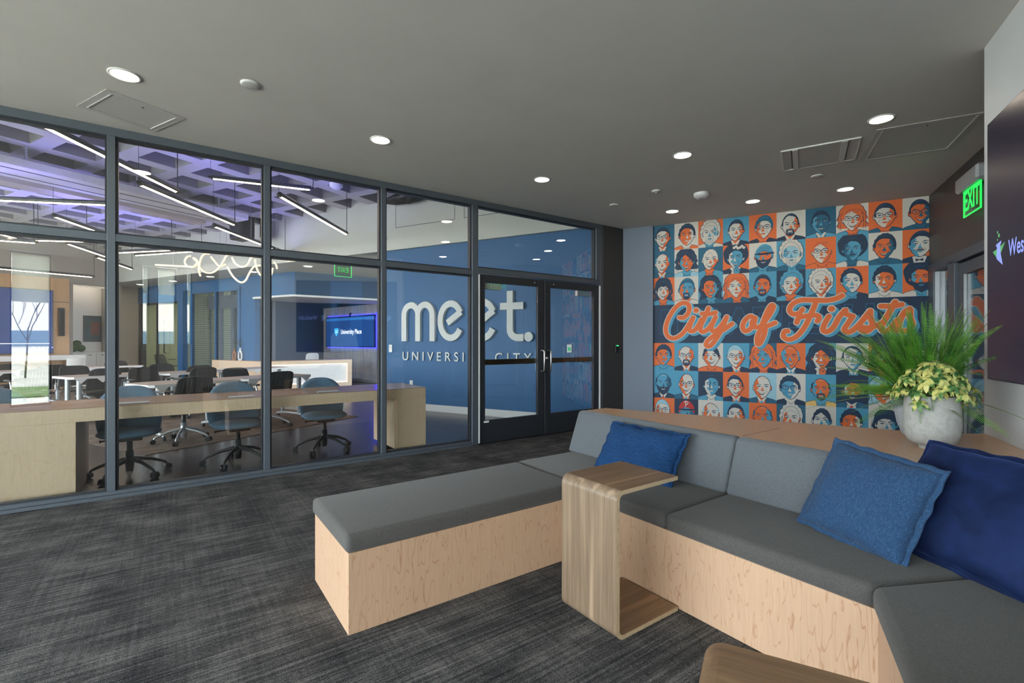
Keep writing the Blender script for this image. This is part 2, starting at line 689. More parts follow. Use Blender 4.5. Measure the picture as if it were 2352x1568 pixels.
MB().mir().box(0.22, 0.74, -0.055, -0.047, 0.10, 2.14).build('pane', M_glass, dr)
MB().mir().box(1.10, 1.82, -0.055, -0.047, 0.26, 2.0).build('pane', M_glass, dr)
MB().mir().at(fa(AD, 0.345), A2).box(-0.3, 3.0, -3.6, -3.5, 0, 2.6).build('wall_vestibule', M_pil)['kind'] = 'structure'
struct(MB().mir().at(fa(AD, 0.345), A2).box(-0.3, 3.0, -3.5, -0.0, -0.04, 0.0).build('floor_vestibule', M_conc))
struct(MB().mir().at(fa(AD, 0.345), A2).box(-0.3, 3.0, -3.6, -0.12, 2.6, 2.65).build('ceiling_vestibule', M_ceil))
struct(MB().mir().at(fa(AD, 0.345), A2).box(-0.16, -0.02, -3.6, -0.001, 0, 2.66).box(3.0, 3.1, -3.6, -0.1, 0, 2.6).build('wall_vestibule_side', M_pil))

mb = MB().ab()
mb.boxab(AD - 0.02, AW, -7.0, BW, 0, CEIL)
struct(mb.build('wall_screen', M_white))
mb = MB()
p, q = fa(AW, -7.0), Vector((1.5, -4.63, 0))
mb.prism([xy(p), xy(p + Vector((.1, 0, 0))), (1.6, -4.63), (1.5, -4.63)], 0, CEIL)
struct(mb.build('wall_back', M_white))

# rear window wall: piers, blinds and panes between (-4.6,-1.85) and (1.5,-4.63)
d = Vector((6.1, -2.78, 0))
LW = d.length
AWN = math.atan2(d.y, d.x)
rw = sempty('wall_rear', (-4.6, -1.85, 0), AWN)
ops = [(0.15, 1.95), (2.20, 2.82), (4.40, 4.56), (4.72, 5.14), (5.36, 5.50)]
mb = MB()
xs = [0.0]
for a, b in ops:
    xs += [a, b]
xs.append(LW)
for i in range(0, len(xs), 2):
    mb.box(xs[i], xs[i + 1], -0.12, 0, 0, CEIL)
mb.build('wall_panel', M_greywall, rw)
M_blind = newmat('roller_blind')[0]
_nt = M_blind.node_tree
_b = _nt.nodes['Principled BSDF']
_b.inputs['Base Color'].default_value = (0.74, 0.75, 0.68, 1)
_b.inputs['Transmission Weight'].default_value = 0.0
_b.inputs['Roughness'].default_value = 0.9
_tl = N(_nt, 'ShaderNodeBsdfTranslucent')
_tl.inputs[0].default_value = (0.80, 0.82, 0.72, 1)
_mx = N(_nt, 'ShaderNodeMixShader')
_mx.inputs[0].default_value = 0.45
_nt.links.new(_b.outputs[0], _mx.inputs[1])
_nt.links.new(_tl.outputs[0], _mx.inputs[2])
_nt.links.new(_mx.outputs[0], _nt.nodes['Material Output'].inputs[0])
bumpn(_nt, _b, noise(_nt, mapped(_nt, (2, 2, 60)), 1.0, 2), 0.5, 0.01)
for i, (a, b) in enumerate(ops):
    w = sempty('window_%d' % (6 + i), (-4.6, -1.85, 0), AWN)
    mb = MB()
    mb.box(a, b, -0.09, -0.03, 0, 0.06).box(a, b, -0.09, -0.03, CEIL - .05, CEIL)
    mb.box(a, a + .03, -0.09, -0.03, 0, CEIL).box(b - .03, b, -0.09, -0.03, 0, CEIL)
    mb.build('frame', M_framed, w)
    MB().box(a, b, -0.065, -0.057, 0.05, CEIL - .04).build('pane', M_glass, w)
    mb = MB()
    zb = 2.1 if i == 1 else 2.45
    n = 40
    mb.grid(lambda u, v: (a + .035 + u * (b - a - .07), -0.025 + 0.004 * math.sin(v * n * 2.2), zb + v * (CEIL - .03 - zb)), 1, n, smooth=True)
    mb.build('blind', M_blind, w)
# low cabinet under the three narrow rear windows hides their lower halves
struct(MB().at((-4.6, -1.85, 0), AWN).box(4.3, 5.6, -0.02, 0.0, 0, 1.25).build('trim_1', M_greywall))
# left glazed wall
w = sempty('window_5', (-4.6, 0, 0))
mb = MB()
for y in (-1.85, -0.1, 1.65, 3.4, 5.14):
    mb.box(-0.1, 0, y, y + .06, 0, CEIL)
mb.box(-0.1, 0, -1.85, 5.2, 0, 0.1).box(-0.1, 0, -1.85, 5.2, CEIL - .08, CEIL)
mb.build('frame', M_framed, w)
MB().box(-0.055, -0.047, -1.85, 5.2, 0.1, CEIL - .08).build('pane', M_glass, w)

# ================================================================== GLASS PARTITION
FY0, FY1, GY = 5.20, 5.32, 5.26
Z1, Z2 = 2.148, 2.212
post = [-3.96, -2.78, -1.603, -0.421, 0.7505, 1.9245]
mb = MB()
for x in post:
    mb.box(x - .0275, x + .0275, FY0 - .003, FY1 - .002, 0.0585, 3.0295)
mb.box(3.071, 3.157, FY0 - .003, FY1 - .002, 0, 3.0295)
mb.box(5.335, 5.40, FY0 - .003, FY1 - .002, 0, 3.0295)
mb.box(5.254, 5.3345, FY0 - .003, FY1 - .002, 2.2505, 3.0295)
mb.box(-4.6, 5.40, FY0, FY1, 3.03, CEIL)
mb.box(-4.6, 3.10, FY0, FY1, Z1, Z2)
mb.box(3.10, 5.36, FY0, FY1, 2.18, 2.25)
mb.box(-4.6, 3.0705, FY0 - .02, FY1, 0, 0.028)
mb.box(-4.6, 3.0705, FY0, FY1, 0.0285, 0.058)
struct(mb.build('trim_2', M_frame, bevel=0.0025, seg=1))
edges = post + [3.114]
k = 0
for i in range(len(edges) - 1):
    x0, x1 = edges[i] + .0275, edges[i + 1] - .0275
    if i == len(edges) - 2:
        x1 = 3.071
    w = sempty('window_%d' % (20 + i), (0, 0, 0))
    for z0, z1 in ((0.058, Z1), (Z2, 3.03)):
        g = MB()
        s = .016
        g.box(x0, x0 + s, GY - .03, GY + .03, z0, z1).box(x1 - s, x1, GY - .03, GY + .03, z0, z1)
        g.box(x0 + s, x1 - s, GY - .03, GY + .03, z0, z0 + s).box(x0 + s, x1 - s, GY - .03, GY + .03, z1 - s, z1)
        g.build('glazing_bead', M_framed, w)
        MB().box(x0 + .004, x1 - .004, GY - .005, GY + .005, z0 + .004, z1 - .004).build('pane', M_glass, w)
w = sempty('window_27')
MB().box(3.157, 5.254, GY - .005, GY + .005, 2.25, 3.03).build('pane', M_glass, w)
mb = MB()
for a, b, c, d_ in ((3.157, 3.173, 2.25, 3.03), (5.238, 5.254, 2.25, 3.03), (3.157, 5.254, 2.25, 2.266), (3.157, 5.254, 3.014, 3.03)):
    mb.box(a, b, GY - .03, GY + .03, c, d_)
mb.build('glazing_bead', M_framed, w)

for i, (x0, x1, hx) in enumerate(((3.185, 4.238, 4.185), (4.250, 5.318, 4.303))):
    dr = sempty('door_%d' % (i + 1))
    mb = MB()
    g0, g1 = (3.262, 4.130) if i == 0 else (4.352, 5.205)
    mb.box(x0, g0, 5.21, 5.255, 0.012, 2.165).box(g1, x1, 5.21, 5.255, 0.012, 2.165)
    mb.box(g0, g1, 5.21, 5.255, 2.07, 2.165).box(g0, g1, 5.21, 5.255, 0.012, 0.295)
    mb.build('door_frame', M_framed, dr, bevel=0.003, seg=1)
    MB().box(g0, g1, 5.228, 5.236, 0.295, 2.07).build('pane', M_glass, dr)
    hz = [(hx, 5.21, 1.185), (hx, 5.15, 1.185), (hx, 5.135, 1.17), (hx, 5.135, 0.915), (hx, 5.15, 0.90), (hx, 5.21, 0.90)]
    MB().tube(hz, 0.012, 10).build('handle', M_steel, dr)
    MB().box(g0 - .01, g1 + .01, 5.262, 5.295, 1.005, 1.075).box(g1 - .16 if i == 0 else g0 + .1, g1 - .13 if i == 0 else g0 + .13, 5.258, 5.298, 1.0, 1.08).build('push_bar', M_brass, dr)
    hxg = 3.168 if i == 0 else 5.326
    MB().box(hxg - .009, hxg + .009, 5.192, 5.212, 0.02, 2.16).build('hinge', M_whitegl, dr)
    cx = g0 + .03 if i == 0 else g1 - .29
    MB().box(cx, cx + .26, 5.258, 5.31, 1.99, 2.068).build('closer', M_alu if i else M_ceilp, dr, bevel=0.006)
    mb = MB().at((g1 - .06 if i == 0 else g0 + .06, 5.21, 2.12), 0, PI / 2)
    mb.lathe([(0.009, 0), (0.009, .006), (0.0, .007)], 12)
    mb.build('bolt_cap', M_steel, dr)
    if i == 1:
        MB().at((4.285, 5.21, 1.075), 0, PI / 2).lathe([(0.022, 0), (0.022, 0.012), (0.014, 0.018), (0.0, 0.018)], 18).build('lock_cylinder', M_steel, dr)
    else:
        MB().box(3.245, 3.32, 5.204, 5.21, 0.268, 0.292).build('maker_plate', M_whitegl, dr)

t = thing('card_reader', 'small black card reader with green light on dark wall beside the glass doors', 'card reader', (5.69, 5.20, 1.2))
MB().box(-.038, .038, -.022, 0, -.062, .062).build('housing', M_black, t, bevel=0.008)
MB().box(-.020, .030, -.0235, -.021, .038, .052).build('status_light', emis('green_led', (0.05, 0.8, 0.2), 1.2), t)

# ================================================================== CEILING FITTINGS
dl = None
DL = [((-0.266, 4.13), 'downlight above the left ceiling access panel, nearest the glass partition'),
      ((1.504, 4.146), 'downlight in the ceiling opposite the third glass bay from the left'),
      ((3.329, 4.128), 'downlight in the ceiling in front of the left glass door'),
      ((3.996, 2.808), 'downlight in mid ceiling, alone between the door row and the air vent'),
      ((4.651, 1.429), 'downlight closest to the large right access panel, above the plant'),
      ((6.448, 2.328), 'rightmost downlight of the row washing the mural'),
      ((6.042, 3.215), 'middle downlight of the row washing the mural'),
      ((5.603, 4.102), 'leftmost downlight of the row washing the mural, near the corner')]
for (x, y), lab in DL:
    lab = 'round recessed ' + lab
    if dl is None:
        dl = thing('downlight', lab, 'ceiling light', (x, y, CEIL), 0, 'recessed lobby downlights')
        MB().lathe([(0.092, 0.0), (0.092, -0.006), (0.080, -0.008), (0.074, -0.002), (0.074, 0.0)], 32, caps=False).build('trim_ring', M_ceilt, dl)
        MB().lathe([(0.0, -0.003), (0.075, -0.003), (0.075, -0.001)], 32, caps=False).build('lens', M_disc, dl)
    else:
        dup(dl, (x, y, CEIL), 0, lab)
for (x, y), r, lab in (((0.439, 3.771), .062, 'flat round ceiling sensor cover between the left and second downlights'),
                       ((4.712, 4.348), .055, 'small flat round sensor cover on ceiling in front of the right door'),
                       ((5.689, 2.321), .062, 'flat round sensor cover on ceiling below the air vent')):
    t = thing('sensor_cover', lab, 'sensor', (x, y, CEIL))
    MB().lathe([(r, 0), (r, -.006), (r * .9, -.012), (0, -.014)], 28, caps=False).build('cover', M_ceilt, t)
    MB().lathe([(r * .84, -.013), (r * .6, -.0165), (0, -.017)], 28, caps=False).build('face', M_ceilp, t)
t = thing('sprinkler', 'small white round sprinkler head on ceiling left of the smoke detector', 'sprinkler', (4.686, 3.656, CEIL))
MB().lathe([(.055, 0), (.055, -.008), (.03, -.014), (.0, -.014)], 24, caps=False).build('escutcheon', M_whitegl, t)
MB().lathe([(.010, -.012), (.010, -.03), (.022, -.032), (.022, -.036), (0, -.036)], 16, caps=False).build('nozzle', M_alu, t)
t = thing('smoke_detector', 'thick white round smoke detector on ceiling before the mural', 'smoke detector', (5.215, 3.404, CEIL))
MB().lathe([(.088, 0), (.088, -.030), (.080, -.040), (.062, -.055), (.03, -.060), (0, -.060)], 28, caps=False).build('body', M_whitegl, t)
MB().lathe([(.03, -.0605), (.028, -.064), (0, -.065)], 16, caps=False).build('sensor_eye', M_alu, t)


def access_panel(cn, label, ang):
    c = sum((Vector(p) for p in cn), Vector((0, 0))) / 4
    e = Vector(cn[1]) - Vector(cn[0])
    g = Vector(cn[3]) - Vector(cn[0])
    hx, hy = e.length / 2, g.length / 2
    t = thing('access_panel', label, 'ceiling panel', (c.x, c.y, CEIL), math.atan2(e.y, e.x))
    m = MB()
    fw = .045
    m.box(-hx, hx, -hy, -hy + fw, -.006, 0).box(-hx, hx, hy - fw, hy, -.006, 0)
    m.box(-hx, -hx + fw, -hy + fw, hy - fw, -.006, 0).box(hx - fw, hx, -hy + fw, hy - fw, -.006, 0)
    m.build('frame', M_ceilp, t, bevel=.002, seg=1)
    m = MB()
    q = fw + .006
    m.box(-hx + q, hx - q, -hy + q, hy - q, -.004, 0)
    m.build('panel', M_ceilp, t)
    for s in (-1, 1):
        MB().box(s * (hx - fw - .003) - .004, s * (hx - fw - .003) + .004, -hy + fw, hy - fw, -.009, -.004).build('edge_strip', M_ceilt, t)
    m = MB().at((0, -hy + q + .03, -.004))
    m.lathe([(.007, 0), (.007, -.003), (0, -.003)], 12, caps=False)
    m.build('latch', M_black, t)
    return t


access_panel([(-0.384, 4.431), (0.085, 4.652), (-0.138, 5.102), (-0.597, 4.873)], 'square grey access panel in ceiling against the glass partition, left side', 0)
access_panel([(4.847, 1.553), (5.168, 0.928), (5.911, 1.189), (5.583, 1.917)], 'large grey access panel in ceiling beside the air vent, cut by the screen wall', 0)
c = Vector(((4.658 + 5.462) / 2, (2.198 + 1.905) / 2))
t = thing('air_vent', 'rectangular recessed ceiling air vent with two side slots and flat centre plate', 'air vent', (c.x, c.y, CEIL), math.atan2(1.629 - 2.198, 4.904 - 4.658))
hx, hy = .31, .30
m = MB()
for a in ((-hx, hx, -hy, -hy + .012), (-hx, hx, hy - .012, hy), (-hx, -hx + .012, -hy, hy), (hx - .012, hx, -hy, hy)):
    m.box(*a, -.012, 0)
m.build('frame', M_ceilt, t)
MB().box(-.17, .17, -hy + .012, hy - .012, -.010, -.004).build('centre_plate', M_ceilp, t)
for s in (-1, 1):
    m = MB()
    m.box(min(s * .17, s * .215), max(s * .17, s * .215), -hy + .012, hy - .012, -.016, -.002)
    m.build('louvre', M_ceilt, t)
    m = MB()
    m.add([(s * .22, -hy + .015, -.002), (s * .22, hy - .015, -.002), (s * .30, hy - .015, -.011), (s * .30, -hy + .015, -.011)], [(0, 1, 2, 3)])
    m.build('deflector', M_ceilp, t)
    MB().box(min(s * .215, s * .26), max(s * .215, s * .26), -hy + .013, hy - .013, -.003, -.001).build('slot', M_black, t)

# exit sign over the entry
t = thing('exit_sign', 'green lit EXIT sign with grey bracket on charcoal wall, cut by the screen wall', 'exit sign', fa(AD, 0.345) + Vector((0, 0, 2.86)), A2)
EX = 1.30
MB().mir().box(EX, EX + .56, 0.0, .10, -.09, .06).build('housing', M_alu, t, bevel=.02, seg=1)
MB().mir().box(EX + .08, EX + .50, .046, .054, -.33, -.09).build('acrylic_panel', glass('edge_lit_acrylic', (0.86, 0.95, 0.88)), t)
G_led = emis('green_exit_glow', (0.02, 0.85, 0.12), 0.55)
m = MB().mir()
for a in ((EX + .075, EX + .085, -.335, -.09), (EX + .495, EX + .505, -.335, -.09), (EX + .075, EX + .505, -.34, -.33), (EX + .08, EX + .5, -.10, -.09)):
    m.box(a[0], a[1], .044, .056, a[2], a[3])
m.build('lit_edge', G_led, t)
for sgn, yy in ((1, .0555),):
    text_obj('lettering', 'EXIT', 0.27, G_led, t, facing((-(EX + .29), yy, -.205), (-1 if sgn > 0 else 1, 0, 0)), outline=0, sx=0.70, extrude=.001, offset=.004)

# ================================================================== BUILT-IN SEATING
SZ0, SZ1 = 0.365, 0.452


def cushion(name, poly, z0, z1, mat, parent, bev=0.026):
    mb = MB().prism(poly, z0, z1)
    o = mb.build(name, mat, parent, bevel=bev, seg=4, smooth=True)
    return o


t = thing('bench', 'long backless maple bench with charcoal cushion in middle of the carpet', 'bench', (0.637, 2.16, 0))
MB().box(0, 1.386, 0, 0.613, 0, SZ0).build('base', M_maple, t, bevel=0.0015, seg=1)
cushion('seat_cushion', [(-.014, -.014), (1.378, -.014), (1.378, .627), (-.014, .627)], SZ0, SZ1, M_seat, t)

sof = thing('sofa', 'built-in maple sofa with charcoal seats and slate backrests under the knitted and woven pillows', 'sofa', (2.023, 2.775, 0))
o0 = Vector((2.023, 2.775))


def L(pts, o=o0):
    return [(p[0] - o.x, p[1] - o.y) for p in pts]


MB().prism(L([(2.023, 2.775), (2.023, 0.630), (2.60, 0.30), (2.72, 0.30), (2.72, 2.775)]), 0, SZ0).build('base', M_maple, sof, bevel=.0015, seg=1)
cushion('seat_cushion', L([(2.019, 2.80), (2.006, 1.516), (2.62, 1.516), (2.62, 2.80)]), SZ0, SZ1, M_seat, sof)
cushion('seat_cushion', L([(2.006, 1.513), (2.006, 0.650), (2.62, 0.353), (2.62, 1.513)]), SZ0, SZ1, M_seat, sof)


def backrest(parent, y0, y1, o=o0):
    mb = MB()
    prof = [(2.545, SZ1 - .004), (2.652, 0.735), (2.668, 0.755), (2.725, 0.757), (2.728, SZ1 - .004)]
    n = len(prof)
    vs = [(x - o.x, y0 - o.y, z) for x, z in prof] + [(x - o.x, y1 - o.y, z) for x, z in prof]
    mb.add(vs, [tuple(range(n)), tuple(reversed(range(n, 2 * n)))] + [(i, n + i, n + (i + 1) % n, (i + 1) % n) for i in range(n)])
    return mb.build('backrest', M_back, parent, bevel=.018, seg=3, smooth=True, angle=.5)


backrest(sof, 2.835, 1.518)
backrest(sof, 1.514, 0.42)

# third run of seating along the screen wall
p0 = Vector((2.023, 0.630, 0))
s3 = thing('sofa', 'corner run of the charcoal sofa under the wall screen, at bottom right', 'sofa', p0, A2 + PI)
# local x along -E2, local -y towards the viewer side is +E1; the seat runs to +y (towards the wall)
MB().prism([(0, 0), (1.75, 0), (1.75, 0.66), (-0.36, 0.66), (-0.36, 0.56)], 0, SZ0).build('base', M_maple, s3, bevel=.0015, seg=1)
cushion('seat_cushion', [(0.004, -.018), (1.76, -.018), (1.76, 0.548), (-0.424, 0.548)], SZ0, SZ1, M_seat, s3)
mb = MB()
prof = [(0.50, SZ1 - .004), (0.585, .735), (.60, .755), (.650, .757), (.653, SZ1 - .004)]
n = len(prof)
vs = [(-0.38, y, z) for y, z in prof] + [(1.76, y, z) for y, z in prof]
mb.add(vs, [tuple(reversed(range(n))), tuple(range(n, 2 * n))] + [(i, (i + 1) % n, n + (i + 1) % n, n + i) for i in range(n)])
mb.build('backrest', M_back, s3, bevel=.018, seg=3, smooth=True, angle=.5)

# maple ledge behind the seating
LZ = 0.752
inner = [(2.732, 2.822), (2.732, 0.31), xy(p0 - E1 * .660 - E2 * (-0.37) + Vector((0, 0, 0))), xy(p0 - E1 * .660 - E2 * 1.76)]
outer = [xy(fa(AW + .003, -6.9)), xy(fa(AW + .003, BW - .02)), (3.80, 0.86), (2.968, 2.832)]
led = thing('ledge_cabinet', 'maple ledge cabinet behind the sofa carrying the two plant pots', 'ledge', (2.732, 2.822, 0))
lo = Vector((2.732, 2.822))
pl = [(2.732, 2.822), (2.732, 0.318)] + [xy(p0 - E1 * .657 + E2 * .36), xy(p0 - E1 * .657 - E2 * 1.72)] + outer
pl = L(pl, lo)
MB().prism(list(reversed(pl)) if False else pl, 0, LZ - .022).build('cabinet', M_maple, led)
me = MB().prism(pl, LZ - .021, LZ).build('top', M_mapleh, led, bevel=.0015, seg=1)
# joint lines of the ledge veneer
MB().box(-.001, .46, -1.302, -1.2995, LZ, LZ + .0006).build('joint', M_gasket, led)


# ------------------------------------------------------------------ bent plywood side tables
def c_table(label, loc, rz, length=0.432, up=None):
    t = thing('side_table', label, 'side table', loc, rz, 'bent walnut side tables')
    H, w, th, R = 0.655, 0.36, 0.019, 0.045
    path = [(length, H - th / 2)]
    k = 7
    for i in range(k + 1):
        a = PI / 2 + (PI / 2) * i / k
        path.append((R + math.cos(a) * (R - th / 2), H - R + math.sin(a) * (R - th / 2)))
    i_top = len(path) - 1
    for i in range(k + 1):
        a = PI + (PI / 2) * i / k
        path.append((R + math.cos(a) * (R - th / 2), R + math.sin(a) * (R - th / 2)))
    path.append((length, th / 2))
    P = [Vector(p) for p in path]
    nrm = []
    for i in range(len(P)):
        d = (P[min(i + 1, len(P) - 1)] - P[max(i - 1, 0)]).normalized()
        nrm.append(Vector((-d.y, d.x)))

    def seg(i0, i1, name, mat):
        mb = MB()
        n = i1 - i0 + 1
        for s in (1, -1):
            vs = []
            for i in range(i0, i1 + 1):
                q = P[i] + nrm[i] * s * th / 2
                vs += [(q.x, -w / 2, q.y), (q.x, w / 2, q.y)]
            fs = [(2 * i, 2 * i + 2, 2 * i + 3, 2 * i + 1) if s < 0 else (2 * i, 2 * i + 1, 2 * i + 3, 2 * i + 2) for i in range(n - 1)]
            mb.add(vs, fs, 0, True)
        for y in (-w / 2, w / 2):
            vs, fs = [], []
            for i in range(i0, i1 + 1):
                a, b = P[i] + nrm[i] * th / 2, P[i] - nrm[i] * th / 2
                vs += [(a.x, y, a.y), (b.x, y, b.y)]
            fs = [(2 * i, 2 * i + 1, 2 * i + 3, 2 * i + 2) if y > 0 else (2 * i, 2 * i + 2, 2 * i + 3, 2 * i + 1) for i in range(n - 1)]
            mb.add(vs, fs, 1)
        for i in (i0, i1):
            if i in (0, len(P) - 1):
                a, b = P[i] + nrm[i] * th / 2, P[i] - nrm[i] * th / 2
                mb.add([(a.x, -w / 2, a.y), (a.x, w / 2, a.y), (b.x, w / 2, b.y), (b.x, -w / 2, b.y)], [(0, 1, 2, 3)], 1)
        mb.build(name, [mat, M_waledge], t)
    seg(0, 2, 'top', M_walh)
    seg(2, len(P) - 3, 'upright', up or M_walv)
    seg(len(P) - 3, len(P) - 1, 'foot', M_walh)
    return t


c_table('bent walnut C-shaped side table slid over the sofa edge, in mid floor', (1.575, 1.617, 0), 0)
ct = Vector((0.969, 0.6015, 0)) - E2 * .18 + E1 * .02
c_table('bent walnut C-shaped side table at the bottom frame edge, only its top showing', ct, A1 + PI, 0.425, M_walh)


# ------------------------------------------------------------------ throw pillows
def pillow(name, label, w, h, th, mat, o, xdir, updir, flange=0.012, seed=1, wr=1.0, ear=0.07, edge=None, group=None):
    rnd = random.Random(seed)
    ph = [rnd.uniform(0, 6) for _ in range(8)]
    mb = MB()
    n = 40

    def pt(u, v, s):
        a, b = 2 * u - 1, 2 * v - 1
        x = w / 2 * a * (1 - ear * (1 - b * b))
        y = h / 2 * b * (1 - ear * (1 - a * a))
        k = max(0.0, (1 - a ** 4) * (1 - b ** 4)) ** 0.5
        k *= (0.55 + 0.45 * ((1 - a * a) * (1 - b * b)) ** 0.5)
        edgew = (abs(a) ** 6 + abs(b) ** 6)
        wrk = wr * 0.006 * math.sin(9 * a + 5 * b + ph[0]) * k + wr * .010 * math.sin(4 * a * b + 5 * a + ph[1]) * k * min(1, edgew * 2)
        z = s * (th / 2 * k) + wrk
        y += wr * .004 * math.sin(14 * a + ph[2]) * min(1, abs(b) ** 5)
        x += wr * .004 * math.sin(13 * b + ph[3]) * min(1, abs(a) ** 5)
        return (x, y, z)
    mb.grid(lambda u, v: pt(u, v, 1), n, n)
    mb.grid(lambda u, v: pt(u, v, -1), n, n, flip=True)
    ob = mb.build(name, mat, None, weld=True)
    tag(ob, label, 'pillow', group)
    x = Vector(xdir).normalized()
    y = Vector(updir)
    y = (y - x * y.dot(x)).normalized()
    z = x.cross(y)
    m = Matrix((x, y, z)).transposed().to_4x4()
    m.translation = Vector(o) + y * (h / 2)
    ob.matrix_world = m
    if flange:
        loop = []
        for i in range(160):
            s = i / 160 * 4
            k = int(s)
            f = s - k
            u, v = [(f, 0), (1, f), (1 - f, 1), (0, 1 - f)][k]
            q = Vector(pt(u, v, 1))
            c = Vector((q.x, q.y, 0))
            dr = Vector((q.x / w, q.y / h, 0)).normalized()
            loop.append((c - dr * .012, c + dr * flange * (1.0 + .07 * math.sin(i * .9)), .0012 * math.sin(i * .8 + seed)))
        mb = MB()
        vs, fs = [], []
        for a, b, zz in loop:
            vs += [(a.x, a.y, .003), (b.x, b.y, zz + .003), (b.x, b.y, zz - .003), (a.x, a.y, -.003)]
        k = len(loop)
        for i in range(k):
            j = (i + 1) % k
            for e in range(4):
                fs.append((4 * i + e, 4 * i + (e + 1) % 4, 4 * j + (e + 1) % 4, 4 * j + e))
        mb.add(vs, fs, 0, True)
        mb.build('flange', edge or mat, ob)
    return ob


def knit_mat():
    m, nt, b = newmat('blue_knit')
    v = mapped(nt, (60, 90, 60))
    wv = N(nt, 'ShaderNodeTexWave', wave_type='BANDS', bands_direction='Y')
    wv.inputs['Scale'].default_value = 0.55
    wv.inputs['Distortion'].default_value = 5.5
    wv.inputs['Detail Scale'].default_value = 1.6
    nt.links.new(v, wv.inputs['Vector'])
    n2 = noise(nt, v, 0.9, 2)
    s = mathn(nt, 'ADD', mathn(nt, 'MULTIPLY', wv.outputs['Fac'], .65), mathn(nt, 'MULTIPLY', n2, .35))
    c = ramp(nt, s, [(0.25, (0.006, 0.028, 0.090)), (0.75, (0.020, 0.090, 0.255))])
    nt.links.new(c, b.inputs['Base Color'])
    b.inputs['Roughness'].default_value = .9
    b.inputs['Specular IOR Level'].default_value = .2
    bumpn(nt, b, s, .8, .006)
    return m


def woven_mat():
    m, nt, b = newmat('blue_chenille_weave')
    tw = noise(nt, mapped(nt, (420, 60, 60)), 1.0, 2, .7)
    tv = noise(nt, mapped(nt, (170, 520, 170)), 1.0, 2, .7)
    pz = noise(nt, mapped(nt, (10, 7, 10)), 1.0, 4, .65)
    s = mathn(nt, 'ADD', mathn(nt, 'MULTIPLY', tw, .4), mathn(nt, 'MULTIPLY', tv, .6))
    c = ramp(nt, s, [(0.32, (0.004, 0.021, 0.057)), (0.52, (0.010, 0.047, 0.115)), (0.68, (0.065, 0.16, 0.275))])
    c = mixc(nt, mathn(nt, 'MULTIPLY', pz, .45), c, (0.010, 0.046, 0.135))
    nt.links.new(c, b.inputs['Base Color'])
    b.inputs['Roughness'].default_value = .9
    b.inputs['Sheen Weight'].default_value = .06
    bumpn(nt, b, s, .5, .003)
    return m


def velvet_mat():
    m, nt, b = newmat('navy_velvet')
    pz = noise(nt, mapped(nt, (7, 7, 7)), 1.0, 3, .6, .4)
    c = ramp(nt, pz, [(0.3, (0.003, 0.0075, 0.030)), (0.7, (0.009, 0.021, 0.082))])
    nt.links.new(c, b.inputs['Base Color'])
    b.inputs['Roughness'].default_value = .75
    b.inputs['Specular IOR Level'].default_value = .15
    b.inputs['Sheen Weight'].default_value = .32
    b.inputs['Sheen Roughness'].default_value = .35
    b.inputs['Sheen Tint'].default_value = (.12, .2, .65, 1)
    bumpn(nt, b, pz, .3, .01)
    return m


M_knit, M_woven, M_velvet = knit_mat(), woven_mat(), velvet_mat()
pillow('throw_pillow', 'oblong knitted blue pillow leaning on the far backrest behind the side table', .60, .335, .17, M_knit,
       (2.385, 2.065, SZ1 + .002), (0.02, -1, 0), (0.55, 0.05, 0.83), flange=.016, seed=2, ear=.05)
pillow('throw_pillow', 'medium blue woven square pillow with flanged edge, left of the dark velvet pillow', .435, .41, .16, M_woven,
       (2.340, 0.845, SZ1 + .005), (-0.30, -1, -0.10), (0.47, -.02, 0.86), flange=.022, seed=5, ear=.05, wr=.6)
pillow('throw_pillow', 'large navy velvet pillow in the sofa corner, right of the woven pillow', .60, .50, .20, M_velvet,
       (2.385, 0.525, SZ1 + .002), (-0.43, -0.90, 0.0), (0.56, -.10, 0.74), flange=.018, seed=9, ear=.05, wr=.7)

# ================================================================== PLANTS ON THE LEDGE
def speckle(name, base, dark, scale, bump):
    m, nt, b = newmat(name)
    tc = mapped(nt, (1, 1, 1))
    f = noise(nt, tc, scale, 3, .7)
    g = noise(nt, tc, 6, 4, .6)
    c = ramp(nt, f, [(0.35, dark), (0.55, base)])
    c = mixc(nt, mathn(nt, 'MULTIPLY', g, .35), c, tuple(x * .8 for x in base))
    nt.links.new(c, b.inputs['Base Color'])
    b.inputs['Roughness'].default_value = .85
    bumpn(nt, b, f, bump, .004)
    return m


M_pot = speckle('pale_concrete', (0.37, 0.365, 0.345), (0.30, 0.295, 0.28), 40, .2)
M_pot2 = speckle('speckled_stone', (0.36, 0.38, 0.41), (0.17, 0.18, 0.20), 220, .5)
M_soil = flat('dark_soil', (0.03, 0.022, 0.016), .95, noise=.4, scale=80, bump=.6)


def leafmat(name, c0, c1, scale, c2=None, trans=0.25, dens=.5):
    m, nt, b = newmat(name)
    tc = mapped(nt, (1, 1, 1))
    f = noise(nt, tc, scale, 2, .5)
    stops = [(dens - .13, c0), (dens + .13, c1)] if c2 is None else [(dens - .2, c0), (dens - .04, c1), (dens + .06, c2)]
    c = ramp(nt, f, stops)
    nt.links.new(c, b.inputs['Base Color'])
    b.inputs['Roughness'].default_value = .42
    tl = N(nt, 'ShaderNodeBsdfTranslucent')
    nt.links.new(c, tl.inputs[0])
    mx = N(nt, 'ShaderNodeMixShader')
    mx.inputs[0].default_value = trans
    nt.links.new(b.outputs[0], mx.inputs[1])
    nt.links.new(tl.outputs[0], mx.inputs[2])
    nt.links.new(mx.outputs[0], nt.nodes['Material Output'].inputs[0])
    return m


